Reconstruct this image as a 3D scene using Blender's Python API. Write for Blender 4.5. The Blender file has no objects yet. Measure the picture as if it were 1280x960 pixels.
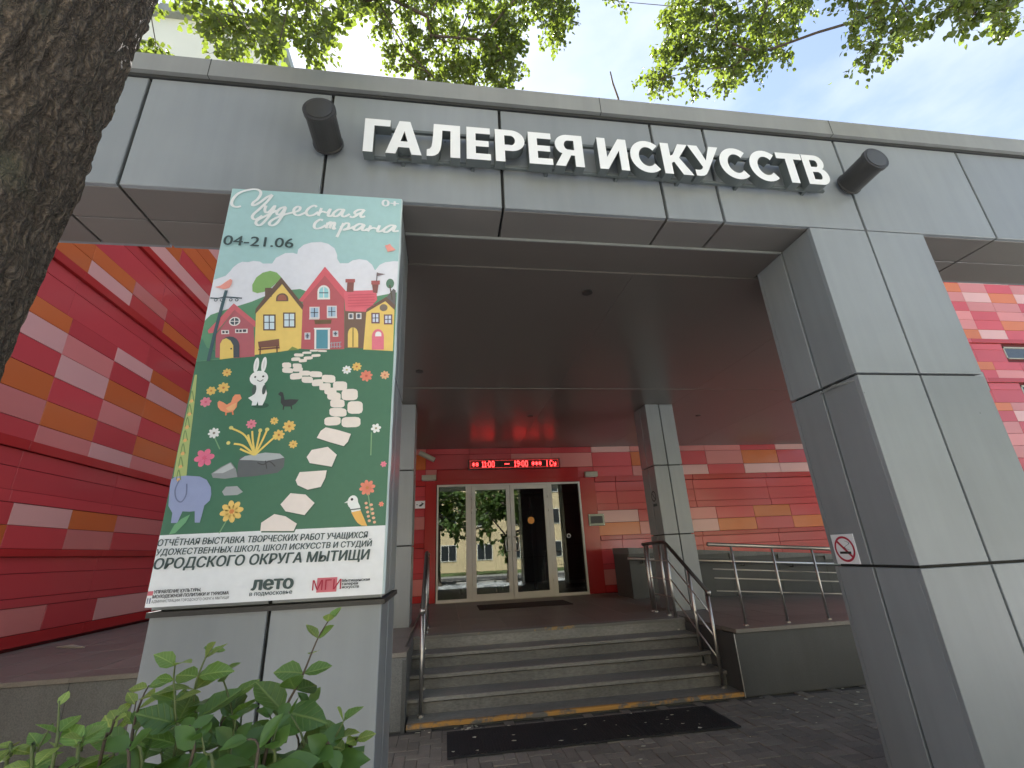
import bpy, bmesh, math, random
from mathutils import Vector, Matrix, noise, Quaternion
random.seed(11)
S = bpy.context.scene
COL = S.collection
R_ = math.radians

# ------------------------------------------------------------------ camera
cam_d = bpy.data.cameras.new('camera')
cam = bpy.data.objects.new('camera', cam_d); COL.objects.link(cam)
cam_d.sensor_width = 36; cam_d.lens = 573.5 * 36 / 1280
cam_d.clip_start = .02; cam_d.clip_end = 2000
_r = ((.989613, -.136789, -.044224), (-.006026, -.346823, .937911), (.143634, .927902, .344045))
cam.matrix_world = Matrix(((_r[0][0], _r[1][0], -_r[2][0], -.19), (_r[0][1], _r[1][1], -_r[2][1], -2.64),
                           (_r[0][2], _r[1][2], -_r[2][2], 1.569), (0, 0, 0, 1)))
S.camera = cam
# ------------------------------------------------------------------ sky, sun, exposure
SUN_DIR = Vector((-.154, .565, .811)).normalized()
SUN_EL = math.asin(SUN_DIR.z)
SUN_ROT = math.atan2(SUN_DIR.x, SUN_DIR.y)
w = bpy.data.worlds.new('World'); S.world = w; w.use_nodes = True
nt = w.node_tree; nt.nodes.clear()
wo = nt.nodes.new('ShaderNodeOutputWorld'); bg = nt.nodes.new('ShaderNodeBackground')
sky = nt.nodes.new('ShaderNodeTexSky'); sky.sky_type = 'NISHITA'; sky.sun_disc = False
sky.sun_elevation = SUN_EL; sky.sun_rotation = SUN_ROT; sky.altitude = 150
sky.air_density = 1.0; sky.dust_density = .45; sky.ozone_density = 1.0
tc = nt.nodes.new('ShaderNodeTexCoord')
mp = nt.nodes.new('ShaderNodeMapping'); mp.inputs['Scale'].default_value = (1.0, 1.0, 2.2)
nz = nt.nodes.new('ShaderNodeTexNoise'); nz.inputs['Scale'].default_value = 2.6; nz.inputs['Detail'].default_value = 8; nz.inputs['Roughness'].default_value = .55
cr = nt.nodes.new('ShaderNodeValToRGB'); cr.color_ramp.elements[0].position = .42; cr.color_ramp.elements[1].position = .74
cr.color_ramp.elements[0].color = (.2, .2, .2, 1); cr.color_ramp.elements[1].color = (.85, .85, .85, 1)
mx = nt.nodes.new('ShaderNodeMix'); mx.data_type = 'RGBA'; mx.inputs[7].default_value = (4.0, 4.3, 4.7, 1)
nt.links.new(tc.outputs['Generated'], mp.inputs[0]); nt.links.new(mp.outputs[0], nz.inputs['Vector'])
nt.links.new(nz.outputs['Fac'], cr.inputs[0]); nt.links.new(cr.outputs[0], mx.inputs[0])
nt.links.new(sky.outputs[0], mx.inputs[6]); nt.links.new(mx.outputs[2], bg.inputs[0])
bg.inputs[1].default_value = .05
nt.links.new(bg.outputs[0], wo.inputs[0])
sd = bpy.data.lights.new('sun', 'SUN'); sd.energy = 5.0; sd.angle = R_(.53); sd.color = (1, .97, .93)
sun = bpy.data.objects.new('sun', sd); COL.objects.link(sun)
sun.rotation_euler = (-SUN_DIR).to_track_quat('-Z', 'Y').to_euler(); sun.location = (-6, 20, 30)
S.view_settings.view_transform = 'Standard'; S.view_settings.look = 'None'
S.view_settings.exposure = 2.55; S.view_settings.gamma = 1
S.cycles.max_bounces = 8; S.cycles.transparent_max_bounces = 12; S.cycles.sample_clamp_indirect = 8
S.cycles.use_denoising = True

# ------------------------------------------------------------------ materials
MATS = {}
def mat(name, col, rough=.5, metal=0, spec=.5, var=0.0, noise_amt=0.0, noise_scale=4, bump=0.0, bump_scale=60, coat=0,
        emit=None, estr=0, transl=0, streak=0.0, rand=0.0, stretch=None, specks=0.0):
    """principled material with two scales of noise in colour and a fine bump"""
    if name in MATS: return MATS[name]
    m = bpy.data.materials.new(name); m.use_nodes = True; MATS[name] = m
    n = m.node_tree.nodes; L = m.node_tree.links; b = n['Principled BSDF']
    b.inputs['Roughness'].default_value = rough; b.inputs['Metallic'].default_value = metal
    b.inputs['Specular IOR Level'].default_value = spec
    b.inputs['Coat Weight'].default_value = coat; b.inputs['Coat Roughness'].default_value = .06
    c4 = (*col, 1); b.inputs['Base Color'].default_value = c4
    if emit: b.inputs['Emission Color'].default_value = (*emit, 1); b.inputs['Emission Strength'].default_value = estr
    t = n.new('ShaderNodeNewGeometry'); pos = t.outputs['Position']
    if stretch:
        vm = n.new('ShaderNodeMapping'); vm.inputs['Scale'].default_value = stretch; L.new(pos, vm.inputs[0]); pos = vm.outputs[0]
    cur = None
    def mul(src, fac_socket, lo, hi):
        mr = n.new('ShaderNodeMapRange'); mr.inputs[1].default_value = .25; mr.inputs[2].default_value = .75
        mr.inputs[3].default_value = lo; mr.inputs[4].default_value = hi; L.new(fac_socket, mr.inputs[0])
        v = n.new('ShaderNodeMix'); v.data_type = 'RGBA'; v.blend_type = 'MULTIPLY'; v.inputs[0].default_value = 1
        if src is None: v.inputs[6].default_value = c4
        else: L.new(src, v.inputs[6])
        cb = n.new('ShaderNodeCombineColor')
        for i in range(3): L.new(mr.outputs[0], cb.inputs[i])
        L.new(cb.outputs[0], v.inputs[7]); return v.outputs[2]
    if noise_amt:
        a = n.new('ShaderNodeTexNoise'); a.inputs['Scale'].default_value = noise_scale; a.inputs['Detail'].default_value = 6; L.new(pos, a.inputs['Vector'])
        cur = mul(cur, a.outputs['Fac'], 1 - noise_amt, 1 + noise_amt)
        rr = n.new('ShaderNodeMapRange'); rr.inputs[3].default_value = max(.02, rough - .12 * noise_amt * 5); rr.inputs[4].default_value = min(1, rough + .12 * noise_amt * 5)
        L.new(a.outputs['Fac'], rr.inputs[0]); L.new(rr.outputs[0], b.inputs['Roughness'])
    if var:
        a = n.new('ShaderNodeTexNoise'); a.inputs['Scale'].default_value = bump_scale; a.inputs['Detail'].default_value = 3; L.new(pos, a.inputs['Vector'])
        cur = mul(cur, a.outputs['Fac'], 1 - var, 1 + var)
    if streak:
        ms = n.new('ShaderNodeMapping'); ms.inputs['Scale'].default_value = (9, 9, .7); L.new(t.outputs['Position'], ms.inputs[0])
        a = n.new('ShaderNodeTexNoise'); a.inputs['Scale'].default_value = 1.3; a.inputs['Detail'].default_value = 5; L.new(ms.outputs[0], a.inputs['Vector'])
        cur = mul(cur, a.outputs['Fac'], 1 - streak, 1 + streak * .4)
    if specks:      # sparse small dirt spots
        a = n.new('ShaderNodeTexVoronoi'); a.inputs['Scale'].default_value = 2.6; L.new(t.outputs['Position'], a.inputs['Vector'])
        g2 = n.new('ShaderNodeMapRange'); g2.inputs[1].default_value = .012; g2.inputs[2].default_value = .030; g2.inputs[3].default_value = .0; g2.inputs[4].default_value = 1; L.new(a.outputs['Distance'], g2.inputs[0])
        cur = mul(cur, g2.outputs[0], 1 - specks, 1)
    if rand:
        oi = n.new('ShaderNodeObjectInfo')
        mr = n.new('ShaderNodeMapRange'); mr.inputs[1].default_value = 0; mr.inputs[2].default_value = 1; L.new(oi.outputs['Random'], mr.inputs[0])
        cur = mul(cur, mr.outputs[0], 1 - rand, 1 + rand)
    if cur is not None: L.new(cur, b.inputs['Base Color'])
    if bump:
        a = n.new('ShaderNodeTexNoise'); a.inputs['Scale'].default_value = bump_scale; a.inputs['Detail'].default_value = 5; L.new(pos, a.inputs['Vector'])
        bp = n.new('ShaderNodeBump'); bp.inputs['Strength'].default_value = bump; bp.inputs['Distance'].default_value = .02
        L.new(a.outputs['Fac'], bp.inputs['Height']); L.new(bp.outputs[0], b.inputs['Normal'])
    if transl:
        out = n['Material Output']; tr = n.new('ShaderNodeBsdfTranslucent'); ms_ = n.new('ShaderNodeMixShader'); ms_.inputs[0].default_value = transl
        tr.inputs[0].default_value = (min(1, col[0] * 2.4), min(1, col[1] * 2.2), col[2] * .9, 1)
        L.new(b.outputs[0], ms_.inputs[1]); L.new(tr.outputs[0], ms_.inputs[2]); L.new(ms_.outputs[0], out.inputs[0])
    return m

def glass_mat(name, tint=(.75, .8, .78), boost=1.7):
    m = bpy.data.materials.new(name); m.use_nodes = True; MATS[name] = m
    n = m.node_tree.nodes; L = m.node_tree.links; n.remove(n['Principled BSDF'])
    t = n.new('ShaderNodeBsdfTransparent'); t.inputs[0].default_value = (*tint, 1)
    g = n.new('ShaderNodeBsdfGlossy'); g.inputs['Roughness'].default_value = .005; g.inputs[0].default_value = (.95, .97, .97, 1)
    fr = n.new('ShaderNodeFresnel'); fr.inputs[0].default_value = 1.52
    mu = n.new('ShaderNodeMath'); mu.operation = 'MULTIPLY'; mu.use_clamp = True; mu.inputs[1].default_value = boost; L.new(fr.outputs[0], mu.inputs[0])
    x = n.new('ShaderNodeMixShader'); L.new(mu.outputs[0], x.inputs[0]); L.new(t.outputs[0], x.inputs[1]); L.new(g.outputs[0], x.inputs[2])
    L.new(x.outputs[0], n['Material Output'].inputs[0]); return m

def worn_paint(name, paint, under, keep=.5, rough=.7, scale=9):
    m = bpy.data.materials.new(name); m.use_nodes = True; MATS[name] = m
    n = m.node_tree.nodes; L = m.node_tree.links; b = n['Principled BSDF']; b.inputs['Roughness'].default_value = rough
    t = n.new('ShaderNodeNewGeometry'); a = n.new('ShaderNodeTexNoise'); a.inputs['Scale'].default_value = scale; a.inputs['Detail'].default_value = 9; a.inputs['Roughness'].default_value = .65
    L.new(t.outputs['Position'], a.inputs['Vector'])
    a2 = n.new('ShaderNodeTexNoise'); a2.inputs['Scale'].default_value = 1.1; a2.inputs['Detail'].default_value = 2; L.new(t.outputs['Position'], a2.inputs['Vector'])
    ad = n.new('ShaderNodeMath'); ad.operation = 'MULTIPLY_ADD'; ad.inputs[1].default_value = .9; L.new(a2.outputs['Fac'], ad.inputs[0]); L.new(a.outputs['Fac'], ad.inputs[2])
    mr = n.new('ShaderNodeMapRange'); mr.inputs[1].default_value = .95 - .05 - keep * .1 + .03; mr.inputs[2].default_value = 1.06 - keep * .1; L.new(ad.outputs[0], mr.inputs[0])
    x = n.new('ShaderNodeMix'); x.data_type = 'RGBA'; x.inputs[6].default_value = (*under, 1); x.inputs[7].default_value = (*paint, 1); L.new(mr.outputs[0], x.inputs[0])
    L.new(x.outputs[2], b.inputs['Base Color']); return m

mat('panel_grey', (.243, .261, .274), .34, noise_amt=.07, noise_scale=1.7, streak=.08, rand=.06, bump=.05, bump_scale=4, specks=.55)
mat('panel_side', (.243, .261, .274), .34, noise_amt=.07, noise_scale=1.7, streak=.08, rand=.06, bump=.05, bump_scale=4, specks=.55)
mat('joint_dark', (.03, .032, .033), .8)
mat('soffit', (.165, .15, .138), .42, noise_amt=.08, noise_scale=1.1, rand=.04)  # grey panels again, underside shade and brown ground light put into the colour
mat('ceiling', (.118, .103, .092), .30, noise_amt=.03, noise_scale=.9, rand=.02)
mat('cap_metal', (.25, .255, .245), .42, noise_amt=.07, noise_scale=2, streak=.1)
mat('red', (.48, .060, .070), .16, coat=.12, spec=.38, noise_amt=.04, noise_scale=.8, rand=.06)
mat('orange', (.52, .135, .042), .16, coat=.12, spec=.38, noise_amt=.04, noise_scale=.8, rand=.07)
mat('pink', (.55, .19, .18), .16, coat=.12, spec=.38, noise_amt=.04, noise_scale=.8, rand=.09)
mat('light_pink', (.62, .35, .335), .16, coat=.12, spec=.38, noise_amt=.04, noise_scale=.8, rand=.05)
mat('red_trim', (.38, .026, .028), .18, coat=.12, spec=.38, noise_amt=.05, noise_scale=1)
mat('wall_core', (.10, .008, .010), .8)
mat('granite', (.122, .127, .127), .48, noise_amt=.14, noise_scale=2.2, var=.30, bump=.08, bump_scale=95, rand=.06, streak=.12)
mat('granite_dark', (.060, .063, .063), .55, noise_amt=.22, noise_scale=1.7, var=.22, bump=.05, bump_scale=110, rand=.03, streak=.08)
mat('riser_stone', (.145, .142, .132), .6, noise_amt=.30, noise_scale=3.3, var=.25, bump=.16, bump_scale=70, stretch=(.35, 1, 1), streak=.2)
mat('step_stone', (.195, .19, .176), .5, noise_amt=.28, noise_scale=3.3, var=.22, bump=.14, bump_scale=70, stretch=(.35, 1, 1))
mat('terrace_tile', (.175, .160, .140), .5, noise_amt=.16, noise_scale=2.0, var=.14, bump=.05, bump_scale=80, rand=.08)
mat('paver', (.185, .166, .140), .85, noise_amt=.18, noise_scale=3, var=.22, bump=.25, bump_scale=120, rand=.13)
mat('paver_bed', (.06, .056, .05), .95, noise_amt=.2, bump=.2)
mat('rubber', (.017, .018, .020), .75, noise_amt=.15, noise_scale=5, bump=.3, bump_scale=220)
mat('door_mat', (.030, .017, .013), .95, noise_amt=.2, bump=.4, bump_scale=250)
mat('white_frame', (.62, .61, .57), .35, noise_amt=.05, noise_scale=2)
mat('steel', (.55, .53, .50), .36, metal=1, noise_amt=.04, noise_scale=6)
mat('rail_dark', (.035, .03, .028), .3)
mat('letter_white', (.80, .81, .82), .4, noise_amt=.03)
mat('letter_side', (.10, .115, .115), .5)
mat('lamp_black', (.035, .033, .032), .45, noise_amt=.15, noise_scale=14, bump=.05)
mat('lamp_lens', (.06, .06, .058), .2)
mat('black_plastic', (.012, .011, .011), .4)
mat('led', (.3, .005, .005), .4, emit=(1, .03, .03), estr=2.2)
mat('led_dim', (.3, .005, .005), .4, emit=(1, .05, .05), estr=.55)
mat('led_back', (.02, .002, .002), .35)
mat('plaque_metal', (.20, .215, .18), .35, metal=.6, noise_amt=.1, noise_scale=20)
mat('lamp_beige', (.36, .34, .28), .5)
mat('print_white', (.78, .78, .80), .5)
mat('ink_black', (.02, .02, .02), .6)
mat('ink_red', (.42, .02, .05), .6)
mat('ink_dark', (.055, .085, .085), .6)
mat('ink_pink', (.62, .16, .20), .6)
mat('ink_blue', (.22, .24, .34), .6)
mat('sticker_orange', (.75, .32, .06), .5)
mat('vinyl_edge', (.62, .72, .72), .5)
def bark_material():
    m = bpy.data.materials.new('bark'); m.use_nodes = True; MATS['bark'] = m
    n = m.node_tree.nodes; L = m.node_tree.links; b = n['Principled BSDF']; b.inputs['Roughness'].default_value = .95
    t = n.new('ShaderNodeNewGeometry')
    wn = n.new('ShaderNodeTexNoise'); wn.inputs['Scale'].default_value = 7; wn.inputs['Detail'].default_value = 4; L.new(t.outputs['Position'], wn.inputs['Vector'])
    sc = n.new('ShaderNodeVectorMath'); sc.operation = 'SCALE'; sc.inputs['Scale'].default_value = .09; L.new(wn.outputs['Color'], sc.inputs[0])
    ad = n.new('ShaderNodeVectorMath'); L.new(t.outputs['Position'], ad.inputs[0]); L.new(sc.outputs[0], ad.inputs[1])
    hs = []
    for scale, st in ((52, .20), (150, .38)):
        mp = n.new('ShaderNodeMapping'); mp.inputs['Scale'].default_value = (1, 1, st); L.new(ad.outputs[0], mp.inputs[0])
        v = n.new('ShaderNodeTexVoronoi'); v.feature = 'DISTANCE_TO_EDGE'; v.inputs['Scale'].default_value = scale; L.new(mp.outputs[0], v.inputs['Vector'])
        r = n.new('ShaderNodeMapRange'); r.inputs[1].default_value = 0; r.inputs[2].default_value = .38; r.interpolation_type = 'SMOOTHSTEP'; L.new(v.outputs['Distance'], r.inputs[0]); hs.append(r.outputs[0])
    fn = n.new('ShaderNodeTexNoise'); fn.inputs['Scale'].default_value = 90; fn.inputs['Detail'].default_value = 6; L.new(t.outputs['Position'], fn.inputs['Vector'])
    m1 = n.new('ShaderNodeMath'); m1.operation = 'MULTIPLY_ADD'; m1.inputs[1].default_value = .4; L.new(hs[1], m1.inputs[0]); L.new(hs[0], m1.inputs[2])
    m2 = n.new('ShaderNodeMath'); m2.operation = 'MULTIPLY_ADD'; m2.inputs[1].default_value = 1.1; L.new(fn.outputs['Fac'], m2.inputs[0]); L.new(m1.outputs[0], m2.inputs[2])
    bp = n.new('ShaderNodeBump'); bp.inputs['Strength'].default_value = 1; bp.inputs['Distance'].default_value = .020; L.new(m2.outputs[0], bp.inputs['Height']); L.new(bp.outputs[0], b.inputs['Normal'])
    cr = n.new('ShaderNodeValToRGB'); e = cr.color_ramp.elements; e[0].position = .15; e[0].color = (.045, .033, .023, 1); e[1].position = 1.0; e[1].color = (.31, .235, .17, 1)
    q = e.new(.55); q.color = (.165, .122, .088, 1)
    dv = n.new('ShaderNodeMath'); dv.operation = 'MULTIPLY'; dv.inputs[1].default_value = .42; L.new(m2.outputs[0], dv.inputs[0]); L.new(dv.outputs[0], cr.inputs[0])
    ms = n.new('ShaderNodeTexNoise'); ms.inputs['Scale'].default_value = 3.5; ms.inputs['Detail'].default_value = 7; L.new(t.outputs['Position'], ms.inputs['Vector'])
    mr = n.new('ShaderNodeMapRange'); mr.inputs[1].default_value = .55; mr.inputs[2].default_value = .72; mr.inputs[4].default_value = .55; L.new(ms.outputs['Fac'], mr.inputs[0])
    x = n.new('ShaderNodeMix'); x.data_type = 'RGBA'; x.inputs[7].default_value = (.115, .125, .075, 1); L.new(mr.outputs[0], x.inputs[0]); L.new(cr.outputs[0], x.inputs[6])
    L.new(x.outputs[2], b.inputs['Base Color'])
bark_material()
mat('bark_thin', (.085, .065, .048), .9, noise_amt=.25, noise_scale=20)
mat('leaf', (.082, .118, .028), .38, spec=.5, transl=.36)
mat('leaf_far', (.07, .12, .03), .5, transl=.35)
def shrub_leaf(name, c):
    """leaf with paler midrib and side veins, drawn in the leaf's own coordinates"""
    m = mat(name, c, .38, spec=.5, transl=.22); n = m.node_tree.nodes; L = m.node_tree.links; b = n['Principled BSDF']
    tc = n.new('ShaderNodeTexCoord'); sp = n.new('ShaderNodeSeparateXYZ'); L.new(tc.outputs['Object'], sp.inputs[0])
    ab = n.new('ShaderNodeMath'); ab.operation = 'ABSOLUTE'; L.new(sp.outputs[0], ab.inputs[0])
    r1 = n.new('ShaderNodeMapRange'); r1.inputs[1].default_value = .008; r1.inputs[2].default_value = .03; r1.inputs[3].default_value = 1; r1.inputs[4].default_value = 0; L.new(ab.outputs[0], r1.inputs[0])
    ph = n.new('ShaderNodeMath'); ph.operation = 'MULTIPLY_ADD'; ph.inputs[1].default_value = -.8; L.new(ab.outputs[0], ph.inputs[0]); L.new(sp.outputs[1], ph.inputs[2])
    fr = n.new('ShaderNodeMath'); fr.operation = 'PINGPONG'; fr.inputs[1].default_value = .075; L.new(ph.outputs[0], fr.inputs[0])
    r2 = n.new('ShaderNodeMapRange'); r2.inputs[1].default_value = 0; r2.inputs[2].default_value = .018; r2.inputs[3].default_value = .6; r2.inputs[4].default_value = 0; L.new(fr.outputs[0], r2.inputs[0])
    mxm = n.new('ShaderNodeMath'); mxm.operation = 'MAXIMUM'; L.new(r1.outputs[0], mxm.inputs[0]); L.new(r2.outputs[0], mxm.inputs[1])
    nz_ = n.new('ShaderNodeTexNoise'); nz_.inputs['Scale'].default_value = 4; nz_.inputs['Detail'].default_value = 5; L.new(tc.outputs['Object'], nz_.inputs['Vector'])
    oi = n.new('ShaderNodeObjectInfo'); sm = n.new('ShaderNodeMath'); sm.operation = 'ADD'; L.new(nz_.outputs['Fac'], sm.inputs[0]); L.new(oi.outputs['Random'], sm.inputs[1])
    rv_ = n.new('ShaderNodeMapRange'); rv_.inputs[1].default_value = .3; rv_.inputs[2].default_value = 1.7; rv_.inputs[3].default_value = .65; rv_.inputs[4].default_value = 1.45; L.new(sm.outputs[0], rv_.inputs[0])
    x = n.new('ShaderNodeMix'); x.data_type = 'RGBA'; x.inputs[6].default_value = (*c, 1); x.inputs[7].default_value = (c[0] * 1.9 + .02, c[1] * 1.5 + .02, c[2] * 1.6 + .01, 1); L.new(mxm.outputs[0], x.inputs[0])
    v = n.new('ShaderNodeVectorMath'); v.operation = 'SCALE'; L.new(x.outputs[2], v.inputs[0]); L.new(rv_.outputs[0], v.inputs['Scale']); L.new(v.outputs[0], b.inputs['Base Color'])
    bp = n.new('ShaderNodeBump'); bp.inputs['Strength'].default_value = .35; bp.inputs['Distance'].default_value = .01; bp.invert = True; L.new(mxm.outputs[0], bp.inputs['Height']); L.new(bp.outputs[0], b.inputs['Normal'])
for k, c in enumerate([(.085, .165, .038), (.062, .13, .032), (.115, .205, .048), (.17, .245, .065)]): shrub_leaf('shrub_leaf_%d' % k, c)
mat('shrub_leaf_plain', (.075, .15, .035), .4, transl=.22, noise_amt=.2, noise_scale=25)
mat('stem_green', (.09, .12, .04), .6)
mat('petal', (.62, .60, .52), .8, transl=.2)
mat('asphalt', (.055, .055, .056), .9, noise_amt=.15, noise_scale=1, var=.25, bump=.3, bump_scale=150)
mat('pavement', (.38, .39, .40), .9, noise_amt=.12, noise_scale=1.5, var=.15, bump=.2)
mat('kerb', (.33, .32, .30), .85, noise_amt=.1)
mat('grass', (.06, .10, .025), .95, noise_amt=.3, noise_scale=3, var=.3)
mat('road_paint', (.75, .75, .72), .7, noise_amt=.1)
mat('plaster_yellow', (.60, .48, .30), .9, noise_amt=.06, noise_scale=.4, streak=.06)
mat('plaster_cream', (.66, .64, .60), .9, noise_amt=.04, noise_scale=.3)
mat('window_dark', (.03, .035, .04), .1, spec=.8)
mat('roof_grey', (.2, .2, .2), .8, noise_amt=.1)
mat('van_white', (.75, .76, .76), .25, coat=.8)
mat('tyre', (.02, .02, .02), .85)
mat('foyer_wall', (.10, .09, .08), .8)
mat('foyer_floor', (.13, .12, .11), .3)
mat('lens_red', (.5, .02, .02), .2)
glass_mat('door_glass', (.62, .68, .65), 2.2)
worn_paint('edge_paint', (.44, .23, .055), (.13, .125, .115), .75)
worn_paint('edge_paint_thin', (.40, .25, .08), (.15, .145, .132), -.7)

def print_material():
    m = bpy.data.materials.new('print'); m.use_nodes = True; MATS['print'] = m
    n = m.node_tree.nodes; L = m.node_tree.links; b = n['Principled BSDF']; b.inputs['Roughness'].default_value = .5
    a = n.new('ShaderNodeVertexColor'); a.layer_name = 'ink'
    t = n.new('ShaderNodeNewGeometry'); z = n.new('ShaderNodeTexNoise'); z.inputs['Scale'].default_value = 26; z.inputs['Detail'].default_value = 5
    L.new(t.outputs['Position'], z.inputs['Vector'])
    mr = n.new('ShaderNodeMapRange'); mr.inputs[1].default_value = .25; mr.inputs[2].default_value = .75; mr.inputs[3].default_value = .965; mr.inputs[4].default_value = 1.03; L.new(z.outputs['Fac'], mr.inputs[0])
    v = n.new('ShaderNodeVectorMath'); v.operation = 'SCALE'; L.new(a.outputs[0], v.inputs[0]); L.new(mr.outputs[0], v.inputs['Scale'])
    L.new(v.outputs[0], b.inputs['Base Color'])
    rp = n.new('ShaderNodeTexNoise'); rp.inputs['Scale'].default_value = 2.6; rp.inputs['Detail'].default_value = 2; L.new(t.outputs['Position'], rp.inputs['Vector'])
    bp = n.new('ShaderNodeBump'); bp.inputs['Strength'].default_value = .5; bp.inputs['Distance'].default_value = .05; L.new(rp.outputs['Fac'], bp.inputs['Height']); L.new(bp.outputs[0], b.inputs['Normal'])
print_material()

# ------------------------------------------------------------------ mesh helpers
WLOC = {}
def thing(name, label, cat, loc=(0, 0, 0), group=None, kind=None):
    o = bpy.data.objects.new(name, None); COL.objects.link(o); o.location = loc; o.empty_display_size = .2
    WLOC[o.name] = Vector(loc)
    if label: o['label'] = label
    if cat: o['category'] = cat
    if group: o['group'] = group
    if kind: o['kind'] = kind
    return o
def tag(o, label=None, cat=None, group=None, kind=None):
    if label: o['label'] = label
    if cat: o['category'] = cat
    if group: o['group'] = group
    if kind: o['kind'] = kind
    return o
def link_mesh(name, me, parent=None, center=None):
    o = bpy.data.objects.new(name, me); COL.objects.link(o)
    c = Vector(center) if center is not None else Vector((0, 0, 0))
    WLOC[o.name] = c
    if parent: o.parent = parent; o.location = c - WLOC[parent.name]
    else: o.location = c
    return o
class MB:
    def __init__(s): s.v = []; s.f = []; s.m = []; s.mi = 0; s.c = None; s.fc = []
    def add(s, vs, fs):
        b = len(s.v); s.v += [tuple(q) for q in vs]
        for f in fs: s.f.append(tuple(i + b for i in f)); s.m.append(s.mi); s.fc.append(s.c)
        return s
    def box(s, x0, x1, y0, y1, z0, z1):
        return s.add([(x0, y0, z0), (x1, y0, z0), (x1, y1, z0), (x0, y1, z0), (x0, y0, z1), (x1, y0, z1), (x1, y1, z1), (x0, y1, z1)],
                     [(3, 2, 1, 0), (4, 5, 6, 7), (0, 1, 5, 4), (1, 2, 6, 5), (2, 3, 7, 6), (3, 0, 4, 7)])
    def panel(s, P, a0, a1, b0, b1, o0, o1, ch=.004):
        """slab in a local frame P(a, o, b): back at o0, front at o1, front edge chamfered"""
        A = [(a0, b0), (a1, b0), (a1, b1), (a0, b1)]; I = [(a0 + ch, b0 + ch), (a1 - ch, b0 + ch), (a1 - ch, b1 - ch), (a0 + ch, b1 - ch)]
        vs = [P(a, o0, b) for a, b in A] + [P(a, o1 - ch, b) for a, b in A] + [P(a, o1, b) for a, b in I]
        fs = [(8, 9, 10, 11), (3, 2, 1, 0)]
        for i in range(4):
            j = (i + 1) % 4; fs += [(i, j, 4 + j, 4 + i), (4 + i, 4 + j, 8 + j, 8 + i)]
        return s.add(vs, fs)
    def tube(s, pts, r, n=10, caps=True):
        pts = [Vector(p) for p in pts]; rings = []
        rr = r if isinstance(r, (list, tuple)) else [r] * len(pts)
        prev = None
        for i, p in enumerate(pts):
            d = ((pts[min(i + 1, len(pts) - 1)] - pts[max(i - 1, 0)]) or Vector((0, 0, 1))).normalized()
            if prev is None:
                u = d.cross(Vector((0, 0, 1)));
                if u.length < 1e-3: u = d.cross(Vector((1, 0, 0)))
            else: u = prev - d * prev.dot(d)
            u.normalize(); prev = u; v = d.cross(u)
            rings.append([p + (u * math.cos(2 * math.pi * k / n) + v * math.sin(2 * math.pi * k / n)) * rr[i] for k in range(n)])
        vs = [q for g in rings for q in g]; fs = []
        for i in range(len(pts) - 1):
            for k in range(n):
                a = i * n + k; b = i * n + (k + 1) % n; fs.append((a, b, b + n, a + n))
        if caps: fs += [tuple(range(n))[::-1], tuple((len(pts) - 1) * n + k for k in range(n))]
        return s.add(vs, fs)
    def disc(s, P, ca, cb, ra, rb, o0, o1, n=28, hole=0):
        ring = lambda f, o: [P(ca + ra * f * math.cos(2 * math.pi * k / n), o, cb + rb * f * math.sin(2 * math.pi * k / n)) for k in range(n)]
        if not hole:
            vs = ring(1, o0) + ring(1, o1); fs = [tuple(range(n, 2 * n))] + [(k, (k + 1) % n, n + (k + 1) % n, n + k) for k in range(n)]
        else:
            vs = ring(1, o1) + ring(hole, o1); fs = [(k, (k + 1) % n, n + (k + 1) % n, n + k) for k in range(n)]
        return s.add(vs, fs)
    def build(s, name, mats, parent=None, smooth=False, fix=True):
        vs = [Vector(q) for q in s.v]
        lo = Vector([min(q[i] for q in vs) for i in range(3)]); hi = Vector([max(q[i] for q in vs) for i in range(3)])
        c = (lo + hi) / 2
        me = bpy.data.meshes.new(name); me.from_pydata([tuple(q - c) for q in vs], [], s.f)
        mats = [mats] if isinstance(mats, str) else mats
        for m in mats: me.materials.append(MATS[m])
        if any(s.m): me.polygons.foreach_set('material_index', s.m)
        if any(q is not None for q in s.fc):
            ca = me.color_attributes.new('ink', 'FLOAT_COLOR', 'CORNER'); d = []
            for p, q in zip(me.polygons, s.fc): d += [*(q or (1, 1, 1)), 1] * p.loop_total
            ca.data.foreach_set('color', d)
        if fix:
            bm = bmesh.new(); bm.from_mesh(me); bmesh.ops.recalc_face_normals(bm, faces=bm.faces); bm.to_mesh(me); bm.free()
        if smooth:
            me.polygons.foreach_set('use_smooth', [True] * len(me.polygons))
        me.update()
        return link_mesh(name, me, parent, c)
FRONT = lambda y: (lambda a, o, b: (a, y - o, b))          # face looking towards -y
BACK = lambda y: (lambda a, o, b: (a, y + o, b))
SIDE_P = lambda x: (lambda a, o, b: (x + o, a, b))         # face looking towards +x
SIDE_N = lambda x: (lambda a, o, b: (x - o, a, b))
DOWN = lambda z: (lambda a, o, b: (a, b, z - o))           # face looking down
UP = lambda z: (lambda a, o, b: (a, b, z + o))

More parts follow.
